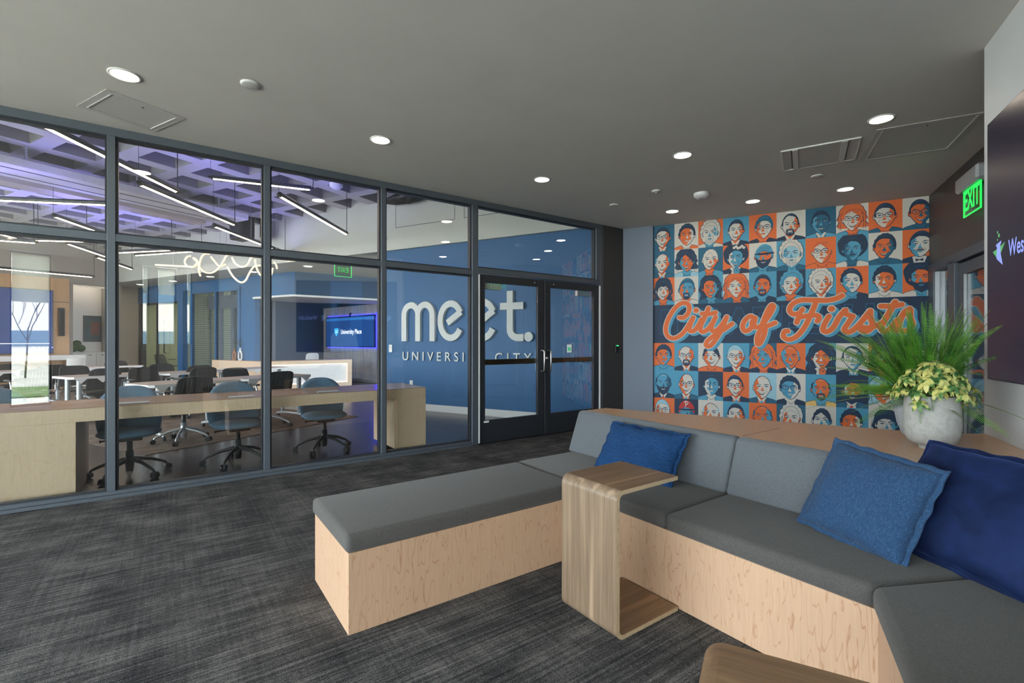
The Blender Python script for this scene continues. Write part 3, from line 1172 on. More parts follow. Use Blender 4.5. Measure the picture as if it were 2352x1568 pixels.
M_fern = leafmat('fern_green', (0.045, 0.17, 0.016), (0.17, 0.45, 0.04), 9)
M_fernb = leafmat('fern_deep_green', (0.018, 0.085, 0.014), (0.065, 0.24, 0.03), 9)
M_schef = leafmat('variegated_leaf', (0.035, 0.115, 0.035), (0.11, 0.24, 0.06), 26, (0.66, 0.62, 0.20), dens=.475)
M_stem = flat('green_stem', (0.16, 0.24, 0.06), .5)

PB, PF = Vector((3.545, 0.872, LZ)), Vector((3.238, 0.776, LZ))
t = thing('potted_fern', 'large bushy green fern in speckled grey stone pot, behind the variegated plant', 'plant', PB)
MB().lathe([(.085, 0), (.112, .02), (.135, .08), (.150, .16), (.160, .25), (.150, .252), (.138, .16), (.0, .16)], 40, caps=False).build('pot', M_pot2, t)
MB().lathe([(.148, .215), (.08, .232), (0, .235)], 24, caps=False).build('soil', M_soil, t)


def clampfern(p):
    w = PB + p
    d = w - O
    a, b = d.dot(E1), d.dot(E2)
    if b < BW + .02 and a < AW + .085:
        w = w + E1 * (AW + .085 - a) * .98
    q = w - PB
    if q.z < .03:
        q.z = .03 + .01 * random.random()
    return q


fr = [MB(), MB()]
rnd = random.Random(21)
made = 0
while made < 165:
    az = rnd.uniform(0, 2 * PI)
    ring = rnd.random()
    el = math.radians(86 - 46 * ring ** 1.2)
    Lf = rnd.uniform(.46, .66) * (1.0 if ring < .8 else 0.85)
    if ring > .86:
        el = math.radians(rnd.uniform(8, 34))
        Lf = rnd.uniform(.34, .50)
    droop = (.10 + .33 * ring) * rnd.uniform(.7, 1.2)
    dh = Vector((math.cos(az), math.sin(az), 0))
    r0 = dh * rnd.uniform(.01, .12)
    bend = rnd.uniform(-.5, .5)
    roll = rnd.uniform(-.9, .9)
    side = Vector((-dh.y, dh.x, 0))
    pts = []
    ns = 30
    for i in range(ns + 1):
        s = i / ns
        p = r0 + Vector((0, 0, .22)) + dh * (Lf * s * math.cos(el)) * (1 + .35 * s) + Vector((0, 0, Lf * (s * math.sin(el) - droop * s * s))) + side * (bend * .12 * s * s)
        pts.append(p)
    q = [clampfern(p) for p in pts]
    if max((u - v).length for u, v in zip(q, pts)) > .035:
        continue
    made += 1
    pts = q
    mb = fr[0] if rnd.random() < .62 + .3 * (1 - ring) else fr[1]
    mb.tube([pts[i] for i in (0, 6, 12, 18, 24, 30)], [.0022, .002, .0017, .0014, .001, .0005], 4, 1, cap=False)
    for i in range(3, ns * 2):
        s = i / (ns * 2)
        j = min(int(s * ns), ns - 1)
        f = s * ns - j
        p = pts[j].lerp(pts[j + 1], f)
        tan = (pts[j + 1] - pts[j]).normalized()
        sd = tan.cross(Vector((0, 0, 1)))
        if sd.length < .05:
            sd = side.copy()
        sd.normalize()
        nn = sd.cross(tan).normalized()
        sd, nn = sd * math.cos(roll) + nn * math.sin(roll), nn * math.cos(roll) - sd * math.sin(roll)
        ln = .046 * (min(1, s * 4.5) * (1 - s) ** .55 + .04)
        for sg in (-1, 1):
            d = (sd * sg * 1.0 + tan * .30 - nn * (-.22)).normalized()
            wv = tan * (.0035 * (1 - s * .5))
            a = p + d * .001
            m1 = p + d * ln * .35
            tip = p + d * ln - Vector((0, 0, ln * .18))
            mb.add([a - wv * .5, m1 - wv, tip, m1 + wv, a + wv * .5], [(0, 1, 2, 3, 4)], 0)
fr[0].build('fronds', [M_fern, M_stem], t)
fr[1].build('fronds', [M_fernb, M_stem], t)

t = thing('potted_plant', 'variegated yellow and green leafy plant in smooth pale concrete pot on the ledge', 'plant', PF)
MB().lathe([(.052, 0), (.055, .010), (.054, .016), (.080, .024), (.102, .042), (.114, .075), (.119, .12), (.118, .18), (.112, .275), (.109, .279), (.103, .275), (.101, .2), (0, .2)], 48, caps=False).build('pot', M_pot, t)
MB().lathe([(.101, .25), (.05, .262), (0, .264)], 24, caps=False).build('soil', M_soil, t)
lv, st = MB(), MB()
rnd = random.Random(4)


def leaf(mb, base, d, up, ln, w, curl):
    d = d.normalized()
    s = d.cross(up).normalized()
    n = s.cross(d).normalized()
    vs, fs = [], []
    K = 6
    for i in range(K + 1):
        u = i / K
        ww = w * math.sin(PI * min(.999, (u * .93 + .05))) ** .8
        c = base + d * (ln * u) + n * (-curl * ln * u * u)
        vs += [c - s * ww + n * ww * .25, c, c + s * ww + n * ww * .25]
    for i in range(K):
        fs += [(3 * i, 3 * i + 1, 3 * i + 4, 3 * i + 3), (3 * i + 1, 3 * i + 2, 3 * i + 5, 3 * i + 4)]
    mb.add(vs, fs, 0, True)


for k in range(125):
    az = rnd.uniform(0, 2 * PI)
    ring = rnd.random() ** .6
    dh = Vector((math.cos(az), math.sin(az), 0))
    root = dh * .045 * ring + Vector((0, 0, .26))
    R = .175 * ring
    tip = dh * R * rnd.uniform(.85, 1.1) + Vector((0, 0, .27 + .165 * (1 - ring ** 2.2) + rnd.uniform(-.015, .03)))
    if ring > .95:
        tip.z -= .02
    mid = root.lerp(tip, .5) + Vector((0, 0, .03))
    st.tube(spline([root, mid, tip], 3), .0022, 5)
    up = (Vector((0, 0, 1)) + dh * ring * .9).normalized()
    nl = rnd.randint(5, 7)
    a0 = rnd.uniform(0, 6)
    s = up.orthogonal().normalized()
    q = up.cross(s)
    for j in range(nl):
        a = a0 + 2 * PI * j / nl + rnd.uniform(-.2, .2)
        d = s * math.cos(a) + q * math.sin(a) - up * rnd.uniform(.05, .4)
        leaf(lv, tip, d, up, rnd.uniform(.036, .062), rnd.uniform(.0085, .0125), rnd.uniform(.1, .5))
lv.build('leaves', M_schef, t)
st.build('stems', M_stem, t)

# ================================================================== SCREEN ON THE RIGHT WALL
TVW, TZ0, TZ1 = 2.05, 1.09, 2.59
tv = thing('wall_screen_display', 'huge dark wall screen with green flask logo, cut off by the right frame edge', 'screen', fa(AW, BW - .12, 0), A2)
m = MB().mir()
m.box(0, TVW, .003, .023, TZ0, TZ1)
m.build('bezel', M_black, tv, bevel=.003, seg=1)
M_scr = flat('dark_screen', (0.007, 0.006, 0.016), .30, noise=.1, emit=.5, scale=1.5, spec=.35)
MB().mir().box(.008, TVW - .008, .022, .0245, TZ0 + .008, TZ1 - .008).build('screen', M_scr, tv)
E_lav = emis('screen_lavender', (0.22, 0.27, 0.72), .6)
E_grn = emis('screen_green', (0.07, 0.30, 0.10), .6)
E_sky = emis('screen_blue_photo', (0.02, 0.10, 0.26), .8)
E_coat = emis('screen_coat', (0.14, 0.28, 0.46), 1.0)
E_skin = emis('screen_figure', (0.012, 0.014, 0.03), 1.0)


def scr_poly(name, pts, mat, dy):
    m = MB().mir()
    m.add([(x, .0246 + dy, z) for x, z in pts], [tuple(range(len(pts)))])
    o = m.build(name, mat, tv)
    return o


def logo(x0, z0, s=1.0):
    g = lambda pts: [(x0 + (a - 1065) * .00125 * s, z0 - (b - 950) * .00056 * s) for a, b in pts]
    scr_poly('logo', g([(1065, 910), (1110, 985), (1172, 1072), (1150, 950), (1197, 853), (1130, 885)]), E_grn, .0002)
    scr_poly('logo', g([(1100, 848), (1104, 868), (1112, 870), (1106, 990), (1172, 1072), (1150, 950), (1146, 858), (1156, 850), (1157, 826)]), E_lav, .0004)
    for a, b, r in ((1117, 727, 7), (1132, 765, 10), (1117, 803, 6)):
        scr_poly('logo', g([(a + r * math.cos(i * PI / 5), b + 2 * r * math.sin(i * PI / 5)) for i in range(10)]), E_grn, .0002)
    text_obj('lettering', 'WestLabs', .125 * s, E_lav, tv, facing((-(x0 + .205 * s), .0250, z0 + .005), (-1, 0, 0)), align='LEFT', sx=.74, offset=.002)


logo(.085, 1.80)
logo(1.42, 1.80)
scr_poly('photo', [(.72, TZ0 + .01), (1.36, TZ0 + .01), (1.36, TZ1 - .01), (.72, TZ1 - .01)], E_sky, .0001)
scr_poly('photo_coat', [(.78, TZ0 + .01), (1.36, TZ0 + .01), (1.36, 1.42), (1.20, 1.60), (1.08, 1.52), (.96, 1.60), (.84, 1.45)], E_coat, .0003)
scr_poly('photo_figure', [(.98, 1.60), (1.08, 1.50), (1.18, 1.60), (1.20, 1.75), (1.22, 2.05), (1.12, 2.2), (1.0, 2.18), (.95, 2.0), (.96, 1.72)], E_skin, .0004)

# ================================================================== MURAL
# one printed wall covering, drawn in (u, z): u runs left to right from its left edge
MU = fa(-2.286, 0.345, 0)
MUR_MATS = [M_navy, M_teal, M_sky, M_orange, M_cream, M_pale, M_red, M_yellow, M_outl]
CI = dict(N=0, T=1, B=2, O=3, C=4, L=5, R=6, Y=7, U=8)
mur = MB()
X0M = facing(MU, -E1)
LAYER = 0.00035
MW = 3.318


def mp(pts, c, lay):
    mur.X = X0M
    mur.add([(p[0], p[1], .0035 + LAYER * lay) for p in pts], [tuple(range(len(pts)))], CI[c])


def area2(pts):
    return sum(pts[i - 1][0] * pts[i][1] - pts[i][0] * pts[i - 1][1] for i in range(len(pts)))


def stroke2(pts, w, c, lay, taper=False, rise=0.0):
    n = len(pts)
    vs = []
    for i in range(n):
        a, b = pts[max(i - 1, 0)], pts[min(i + 1, n - 1)]
        d = Vector((b[0] - a[0], b[1] - a[1]))
        d = d.normalized() if d.length > 1e-9 else Vector((1, 0))
        k = w / 2
        if taper:
            k *= max(.15, math.sin(PI * (i + .5) / n))
        zz = .0035 + LAYER * (lay + rise * i / n)
        vs += [(pts[i][0] - d.y * k, pts[i][1] + d.x * k, zz), (pts[i][0] + d.y * k, pts[i][1] - d.x * k, zz)]
    mur.X = X0M
    mur.add(vs, [(2 * i, 2 * i + 1, 2 * i + 3, 2 * i + 2) for i in range(n - 1)], CI[c])
    if not taper:
        for e in (0, -1):
            mp([(pts[e][0] + w / 2 * math.cos(k * PI / 7), pts[e][1] + w / 2 * math.sin(k * PI / 7)) for k in range(14)], c, lay + (-.12 if e == 0 else rise + .12))


def clip(pts, x0, x1, z0, z1):
    def cut(P, f, ax, v):
        out = []
        for i in range(len(P)):
            a, b = P[i - 1], P[i]
            ia, ib = f(a[ax], v), f(b[ax], v)
            if ia != ib:
                t = (v - a[ax]) / (b[ax] - a[ax])
                out.append((a[0] + t * (b[0] - a[0]), a[1] + t * (b[1] - a[1])))
            if ib:
                out.append(b)
        return out
    for f, ax, v in ((lambda p, q: p >= q, 0, x0), (lambda p, q: p <= q, 0, x1), (lambda p, q: p >= q, 1, z0), (lambda p, q: p <= q, 1, z1)):
        pts = cut(pts, f, ax, v)
        if len(pts) < 3:
            return []
    return pts


ubounds = [0, .308, .649, .988, 1.329, 1.672, 2.016, 2.361, 2.709, 3.055, 3.318]
zrow = [(2.703, 3.10), (2.289, 2.703), (1.872, 2.289), (.869, 1.287), (.443, .869), (.03, .443)]


def face(ci, ri, bgc, skin, shade, hair, style, cloth, feat='', rnd=None):
    x0, x1 = ubounds[ci], ubounds[ci + 1]
    z0, z1 = zrow[ri]
    wf = .345
    cx = x1 - wf / 2 if ci == 0 else x0 + wf / 2
    off = rnd.uniform(-.012, .012)
    H = .415
    zz0 = z1 - H if ri == 0 else z0
    tilt = rnd.uniform(-.10, .10)

    def tr(a, b):
        return (cx + off + (a + tilt * (b - .5) * .8) * 1.22 * wf, zz0 + ((b - .45) * 1.17 + .455) * H)

    def T(pts):
        return clip([tr(a, b) for a, b in pts], x0, x1, z0, z1)

    def P(pts, c, lay):
        q = T(pts)
        if len(q) > 2:
            mp(q, c, lay)

    def ell(a, b, rx, ry, c, lay, k=18, a0=0, a1=2 * PI):
        P([(a + rx * math.cos(a0 + (a1 - a0) * i / k), b + ry * math.sin(a0 + (a1 - a0) * i / k)) for i in range(k if a1 - a0 > 6.2 else k + 1)], c, lay)

    def ln(pts, w, c, lay):
        q = [tr(a, b) for a, b in pts]
        q = [p for p in q if x0 + .003 < p[0] < x1 - .003 and z0 + .003 < p[1] < z1 - .003]
        if len(q) > 1:
            stroke2(q, w * wf, c, lay, True)
    mp([(x0, z0), (x1, z0), (x1, z1), (x0, z1)], bgc, 0)
    dark = 'N'
    fy, fw, fh = .52, .235 * rnd.uniform(.95, 1.08), .30 * rnd.uniform(.96, 1.05)
    ex = rnd.uniform(-.02, .02)
    # head outline: jaw narrower than brow
    jaw = rnd.uniform(.60, .78)

    def head(g, sx=1.0, sy=1.0):
        pts = []
        for i in range(26):
            a = 2 * PI * i / 26
            s, c = math.sin(a), math.cos(a)
            wdt = fw * (1 if s > -.1 else (1 - (1 - jaw) * min(1, (-s - .1) / .9) ** 1.4))
            pts.append((c * (wdt * sx + g), fy + s * (fh * sy + g)))
        return pts
    # hair behind
    if style in ('long', 'wavy', 'bob', 'dread'):
        k = {'long': .06, 'wavy': .13, 'bob': .11, 'dread': .10}[style]
        bot = {'long': .02, 'wavy': .08, 'bob': .28, 'dread': .0}[style]
        pts = []
        for i in range(15):
            a = PI * i / 14
            pts.append((math.cos(a) * (fw + k) * (1 + .04 * math.sin(i * 2.3)), fy + .07 + math.sin(a) * (fh + .06)))
        left = [(-(fw + k) * (1.05 + .12 * math.sin(j * 2.1)), fy + .05 - (fy + .05 - bot) * j / 5) for j in range(1, 6)]
        right = [((fw + k) * (1.05 + .12 * math.sin(j * 1.7 + 1)), fy + .05 - (fy + .05 - bot) * j / 5) for j in range(5, 0, -1)]
        out = pts + left + [(-.1, bot)] + [(.1, bot)] + right
        P([(a * 1.05, b + .008) for a, b in out], dark if hair != 'N' else 'N', 1)
        P(out, hair, 2)
        for j in range(7):
            s = -1 if j % 2 else 1
            r = fw + .02 + .025 * (j % 4)
            ln([(s * r * .75, fy + .27 - .02 * j), (s * (r + .02), fy + .1), (s * (r + .035), fy - .12), (s * (r + .015 * j * .3), fy - .3)], .014, dark if hair != 'N' else 'T', 3)
    if style == 'afro':
        pts = [(math.cos(2 * PI * i / 30) * (fw + .16 + .012 * math.sin(i * 5)), fy + .12 + math.sin(2 * PI * i / 30) * (fh + .06 + .012 * math.cos(i * 7))) for i in range(30)]
        P(pts, hair, 2)
    if style == 'mane':
        pts = [(math.cos(2 * PI * i / 30) * (fw + .10 + .022 * math.sin(i * 3)), fy + .06 + math.sin(2 * PI * i / 30) * (fh + .07 + .014 * math.cos(i * 4))) for i in range(30)]
        P([(a * 1.05, (b - fy) * 1.04 + fy) for a, b in pts], dark, 1)
        P(pts, hair, 2)
        for j in range(9):
            a = .2 + j * .33
            ln([(math.cos(a) * (fw + .01), fy + .05 + math.sin(a) * fh), (math.cos(a) * (fw + .05) + .01, fy + .05 + math.sin(a) * (fh + .03)), (math.cos(a) * (fw + .09), fy + .05 + math.sin(a) * (fh + .05))], .014, 'B', 3)
    # shoulders, collar
    sh = [(-.5, -.05), (.5, -.05), (.5, .10), (.36, .17), (.16, .22), (-.16, .22), (-.36, .17), (-.5, .10)]
    P([(a, b + .012) for a, b in sh], dark, 3)
    P(sh, cloth, 4)
    P([(-.13, .05), (.13, .05), (.12, .34), (-.12, .34)], dark, 4)
    P([(-.115, .05), (.115, .05), (.105, .36), (-.105, .36)], shade, 5)
    if 's' in feat:        # suit: shirt and tie
        P([(-.16, .23), (0, -.02), (.16, .23), (.10, .25), (0, .12), (-.10, .25)], dark, 6)
        P([(-.145, .225), (0, .0), (.145, .225), (.10, .24), (0, .13), (-.10, .24)], 'C', 7)
        P([(-.03, .12), (.03, .12), (.045, -.03), (-.045, -.03)], 'B' if 'r' not in feat else 'R', 8)
        ln([(-.2, .21), (-.12, .1), (-.05, -.04)], .014, dark, 8)
        ln([(.2, .21), (.12, .1), (.05, -.04)], .014, dark, 8)
    elif 'w' in feat:      # bow tie
        P([(-.17, .22), (.17, .22), (.1, -.02), (-.1, -.02)], 'C', 6)
        P([(-.09, .17), (0, .14), (.09, .17), (.09, .09), (0, .12), (-.09, .09)], 'N', 8)
    else:
        P([(-.17, .21), (0, .09), (.17, .21), (.12, .245), (-.12, .245)], shade, 6)
        ln([(-.19, .22), (-.08, .12), (0, .085), (.08, .12), (.19, .22)], .018, dark, 8)
    # ears
    for s in (-1, 1):
        ell(s * (fw + .012), fy - .02, .038, .075, dark, 6)
        ell(s * (fw + .010), fy - .02, .026, .058, skin if s < 0 else shade, 7)
    P(head(.016), dark, 7)
    P(head(0), skin, 8)
    # shaded side of the face as a second printed colour
    sd = 1 if rnd.random() < .6 else -1
    hd = head(0)
    edge = [(p[0], p[1]) for p in hd if p[0] * sd > .02]
    edge.sort(key=lambda p: -p[1])
    inner = [(.15 * sd, fy + .24), (.10 * sd, fy + .12), (.17 * sd, fy + .04), (.09 * sd, fy - .02), (.16 * sd, fy - .10), (.07 * sd, fy - .17), (.03 * sd, fy - .25), (.0, fy - fh)]
    poly = edge + inner[::-1]
    if area2(poly) < 0:
        poly = poly[::-1]
    P(poly, shade, 9)
    # hair in front
    if style in ('short', 'curly', 'afro', 'long', 'wavy', 'bob', 'dread', 'updo', 'recede', 'mane', 'cap', 'side'):
        brow = {'short': .18, 'curly': .17, 'afro': .19, 'long': .12, 'wavy': .16, 'bob': .11, 'dread': .20, 'updo': .19, 'recede': .225, 'mane': .19, 'cap': .10, 'side': .16}[style]
        ext = {'curly': .05, 'updo': .05, 'afro': .03, 'cap': .035}.get(style, .022)
        top = []
        for i in range(17):
            a = -.10 + (PI + .2) * i / 16
            wob = (.02 * math.sin(i * 3.1) if style in ('curly', 'updo', 'side') else 0)
            top.append((math.cos(a) * (fw + ext + wob), fy + .02 + math.sin(a) * (fh + ext + wob)))
        inn = [(-fw * .90, fy - .02), (-fw * .88, fy + brow * .6), (-fw * .55, fy + brow + .01 * sd), (-.05, fy + brow + (.035 if style != 'recede' else .05)), (.08, fy + brow + .02), (fw * .6, fy + brow - .01), (fw * .88, fy + brow * .55), (fw * .90, fy - .02)]
        if style in ('bob', 'long') and 'f' in feat:
            inn = [(-fw * .9, fy - .1), (-fw * .7, fy + .09), (-fw * .3, fy + .13), (0, fy + .11), (.1, fy + .13), (fw * .7, fy + .09), (fw * .9, fy - .1)]
        if style in ('side', 'bob', 'wavy'):
            inn = [(-fw * .92, fy - .02), (-fw * .75, fy + .12), (-fw * .1, fy + .22), (fw * .35, fy + .14), (fw * .8, fy + .03), (fw * .92, fy - .05)]
        P(top + inn, 'N' if hair in 'CLB' and style != 'cap' else hair, 10)
        if hair in 'CLB' and style != 'cap':
            P([(a * .965, (b - fy) * .965 + fy + .004) for a, b in top] + [(a * 1.0, b + .006) for a, b in inn], hair, 11)
        elif hair in 'NT':
            ln([(-fw * .55, fy + fh * .92), (-.02, fy + fh * 1.02), (fw * .45, fy + fh * .97)], .016, 'T' if hair == 'N' else 'B', 11)
        else:
            for j in range(4):
                ln([(-fw * .8 + j * .09, fy + .13), (-fw * .5 + j * .09, fy + .22), (-.02 + j * .07, fy + .28)], .014, dark, 11)
    if style == 'bald':
        if hair != skin:
            for s in (-1, 1):
                P([(s * (fw + .02), fy + .0), (s * (fw + .025), fy + .14), (s * fw * .86, fy + .20), (s * fw * .9, fy + .04)][::s], hair, 10)
        ln([(-.06, fy + .24), (.02, fy + .262), (.09, fy + .25)], .014, 'C' if skin != 'C' else shade, 10)
    if style == 'cap':
        P([(-fw * 1.15, fy + .08), (fw * 1.2, fy + .10), (fw * 1.3, fy + .055), (0, fy + .035), (-fw * 1.2, fy + .045)], dark, 12)
        ln([(-fw * .9, fy + .12), (0, fy + .15), (fw * 1.0, fy + .12)], .012, dark, 12)
    # features
    ink = 'N'
    for s in (-1, 1):
        bx = s * fw * .46 + ex
        P([(bx - .075, fy + .075 - .012 * s), (bx - .02, fy + .098), (bx + .075, fy + .080 + .012 * s), (bx + .07, fy + .068 + .012 * s), (bx, fy + .078), (bx - .07, fy + .060 - .012 * s)], ink, 12)
        P([(bx - .06, fy + .022), (bx - .02, fy + .046), (bx + .03, fy + .045), (bx + .062, fy + .022), (bx, fy + .004)], ink, 12)
        P([(bx - .042, fy + .022), (bx - .012, fy + .036), (bx + .022, fy + .034), (bx + .044, fy + .020), (bx, fy + .011)], 'C' if skin != 'C' else 'L', 13)
        ell(bx + .004, fy + .024, .014, .016, ink, 14, 10)
        if 'g' in feat:
            pts = [(bx + .088 * math.cos(i * PI / 8), fy + .022 + .058 * (abs(math.sin(i * PI / 8)) ** .7) * (1 if math.sin(i * PI / 8) >= 0 else -1)) for i in range(17)]
            q = [tr(a, b) for a, b in pts]
            q = [p for p in q if x0 + .003 < p[0] < x1 - .003 and z0 + .003 < p[1] < z1 - .003]
            if len(q) > 3:
                stroke2(q, .0062, ink, 15)
    if 'g' in feat:
        ln([(-.03 + ex, fy + .03), (ex, fy + .04), (.03 + ex, fy + .03)], .026, ink, 15)
    ns = shade if shade != skin else 'T'
    P([(ex - .012 * sd, fy + .05), (ex + .052 * sd, fy - .085), (ex + .012 * sd, fy - .105), (ex - .045 * sd, fy - .085), (ex - .004 * sd, fy - .02)][::(1 if sd < 0 else -1)], ns, 12)
    ln([(ex - .06, fy - .085), (ex - .03, fy - .105), (ex, fy - .10), (ex + .03, fy - .105), (ex + .06, fy - .085)], .016, ink, 13)
    for s in (-1, 1):
        ln([(ex + s * .085, fy - .075), (ex + s * .125, fy - .125), (ex + s * .135, fy - .165)], .012, ink, 12)
    my = fy - .165
    if 'b' in feat:     # full beard
        P([(-fw * .98, fy - .02), (-fw * .80, fy - .08), (-.10, my + .045), (0, my + .055), (.10, my + .045), (fw * .80, fy - .08), (fw * .98, fy - .02), (fw * .9, fy - .16), (fw * .62, fy - .29), (.0, fy - .37), (-fw * .62, fy - .29), (-fw * .9, fy - .16)][::-1], hair if hair not in 'BL' or style != 'cap' else 'N', 12)
        if hair == 'C':
            for j in range(8):
                s = -.14 + .04 * j
                ln([(s * .9, my - .0), (s * 1.05, my - .1), (s * .8, my - .19)], .013, 'B' if j % 2 else 'N', 13)
    if 'j' in feat:     # goatee and moustache
        P([(-.115, my + .02), (-.07, my + .06), (0, my + .048), (.07, my + .06), (.115, my + .02), (.11, my - .09), (.05, my - .135), (-.05, my - .135), (-.11, my - .09)][::-1], 'N', 12)
        P([(-.075, my + .015), (.075, my + .015), (.07, my - .06), (-.07, my - .06)], skin, 13)
    if 'm' in feat:
        P([(-.115, my), (-.06, my + .055), (0, my + .045), (.06, my + .055), (.115, my), (.05, my + .018), (-.05, my + .018)][::-1], 'N', 13)
    smile = 'q' not in feat
    if smile:
        P([(-.095, my + .012), (0, my - .012), (.095, my + .012), (.055, my - .048), (0, my - .06), (-.055, my - .048)][::-1], ink, 14)
        P([(-.075, my + .003), (0, my - .018), (.075, my + .003), (.04, my - .033), (-.04, my - .033)][::-1], 'C', 15)
    else:
        P([(-.075, my - .002), (-.02, my + .014), (.02, my + .014), (.075, my - .002), (.03, my - .03), (-.03, my - .03)][::-1], shade if shade != skin else 'O', 14)
        ln([(-.085, my), (0, my - .006), (.085, my)], .013, ink, 15)
    if 'k' in feat:    # blossoms in the hair
        for j in range(6):
            ell(-.06 + j * .06, fy + .31 + .03 * math.sin(j * 2), .05, .04, 'C', 16, 8)
    if 'p' in feat:    # letter P on the red cap
        q = [(-.03, .30), (-.02, .20), (-.04, .16)]
        for qq, ww in ((q, .04), ([(-.07, .30), (.0, .325), (.06, .29), (.04, .235), (-.02, .23)], .035)):
            z = [tr(a, b + fy) for a, b in qq]
            stroke2(z, ww * wf, 'C', 16)
    if 'h' in feat:    # hand at the chin
        P([(-.02, .03), (.12, .02), (.16, .14), (.10, .23), (.02, .25), (-.06, .20)], 'N', 16)
        P([(-.01, .035), (.11, .03), (.145, .14), (.09, .215), (.02, .235), (-.045, .195)], skin, 17)
        for j in range(3):
            ln([(-.03 + .03 * j, .20 - .02 * j), (.04 + .02 * j, .17 - .02 * j), (.10, .15 - .02 * j)], .012, 'N', 18)
    ln([(-fw * .7, fy - .2), (-fw * .35, fy - .285), (0, fy - fh)], .014, shade, 10)


ROWS = [
    ['T C O N short T gs', 'C O C N updo O q', 'O C B C mane C bq', 'B C O N short N s', 'O C O T curly N gq', 'C C O N recede N js', 'T T B N short B s', 'C C O O bob B g', 'O C O N short T gq', 'C O T N short T g'],
    ['T C O B bald T s', 'C O B N bob L ', 'T C O C side B ', 'O B C N afro N kh', 'C O B B cap T b', 'B L B C mane T bq', 'O C O O side O gq', 'B B T N afro C mq', 'C O T N updo T ', 'O C B N short N mwq'],
    ['O C O N long B f', 'C B O T short C j', 'B O B N dread T ', 'C C O O wavy T q', 'B O B N short N jq', 'N C O B mane B q', 'B C O C mane T sq', 'O C B N updo N q', 'B O C N curly C ', 'O O B N afro C bq'],
    ['O O B N curly B q', 'B C O O bald N gjs', 'C C O N side O ', 'B C O L short N gs', 'T B O O wavy N q', 'O O B B bald N s', 'B O C N wavy N h', 'C C B N recede N sq', 'O C O N bob N ', 'T C O N short T s'],
    ['B B T N bald N bsr', 'B C O C bald T gs', 'N B C N updo B q', 'O C O N short N gs', 'L C O C bald T s', 'C B C N curly N gq', 'B O B N bald Y j', 'N O C N short T bsr', 'B O C L wavy C q', 'O O C N short N s'],
    ['O C O L short T g', 'N B T R cap T p', 'C C O L bald T q', 'B C O N short N q', 'O O B T bald N q', 'T C O C mane T q', 'C C B N side T q', 'B O C N curly T ', 'C C B N long C q', 'O C O N short T q'],
]
rnd = random.Random(12)
for r, row in enumerate(ROWS):
    for c, spec in enumerate(row):
        k = spec.split(' ')
        face(c, r, k[0], k[1], k[2], k[3], k[4], k[5], k[6] if len(k) > 6 else '', rnd)
mur.X = X0M
mur.box(0, MW, .02, CEIL - .002, 0.0, .0034, 0)
mur.box(-.010, 0.0, .02, CEIL - .002, 0.0, .012, 0)
# navy band with lettering
zb0, zb1 = 1.287, 1.872
mp([(0, zb0), (MW, zb0), (MW, zb1), (0, zb1)], 'N', 1)

# script lettering, centre lines in (u, z)
SCRIPT = [[(0.381,1.672),(0.445,1.671),(0.508,1.736),(0.524,1.829),(0.483,1.886),(0.394,1.88),(0.297,1.789),(0.215,1.642),(0.18,1.5),(0.213,1.391),(0.304,1.357),(0.406,1.41),(0.483,1.503),(0.577,1.668)],[(0.581,1.668),(0.531,1.536),(0.536,1.469),(0.596,1.475),(0.658,1.56),(0.695,1.639)],[(0.621,1.773)],[(0.793,1.8),(0.732,1.651),(0.68,1.52),(0.701,1.454),(0.768,1.48),(0.841,1.57),(0.889,1.667)],[(0.701,1.724),(0.793,1.715),(0.889,1.732)],[(0.889,1.667),(0.835,1.538),(0.847,1.463),(0.913,1.481),(0.985,1.568),(1.038,1.664)],[(1.038,1.664),(0.973,1.491),(0.889,1.335),(0.811,1.244),(0.759,1.257),(0.787,1.329),(0.901,1.42),(1.008,1.49),(1.108,1.566)],[(1.394,1.636),(1.349,1.669),(1.287,1.626),(1.247,1.538),(1.27,1.462),(1.332,1.48),(1.389,1.561),(1.405,1.642)],[(1.394,1.63),(1.366,1.574),(1.383,1.517),(1.444,1.516)],[(1.467,1.51),(1.539,1.608),(1.604,1.718),(1.632,1.798),(1.604,1.811),(1.55,1.708),(1.478,1.497),(1.433,1.36),(1.439,1.272),(1.478,1.303),(1.522,1.422),(1.539,1.515),(1.588,1.539),(1.653,1.569)],[(2.138,1.848),(2.078,1.679),(2.005,1.509),(1.918,1.388),(1.825,1.338),(1.755,1.374),(1.768,1.447),(1.806,1.454)],[(1.98,1.746),(1.943,1.697),(1.869,1.684),(1.827,1.743),(1.862,1.822),(1.962,1.871),(2.108,1.866),(2.263,1.857),(2.369,1.881),(2.426,1.913)],[(1.912,1.568),(1.937,1.632),(2.005,1.652),(2.09,1.664),(2.154,1.656),(2.168,1.62),(2.15,1.585)],[(2.281,1.646),(2.228,1.534),(2.216,1.457),(2.263,1.442),(2.328,1.498),(2.386,1.622)],[(2.31,1.743)],[(2.38,1.615),(2.461,1.724),(2.461,1.676),(2.535,1.639)],[(2.541,1.639),(2.484,1.537),(2.449,1.468),(2.484,1.433),(2.546,1.46),(2.631,1.562),(2.725,1.703)],[(2.725,1.703),(2.725,1.621),(2.747,1.533),(2.709,1.452),(2.642,1.445),(2.625,1.494),(2.687,1.486),(2.775,1.505),(2.851,1.551)],[(2.98,1.809),(2.905,1.644),(2.84,1.497),(2.864,1.437),(2.926,1.469),(3.001,1.575)],[(2.835,1.76),(2.937,1.757),(3.043,1.773)],[(3.121,1.718),(3.074,1.679),(3.032,1.588),(3.011,1.495),(2.98,1.442)],[(3.127,1.704),(3.127,1.612),(3.147,1.526),(3.106,1.447),(3.043,1.441)]]
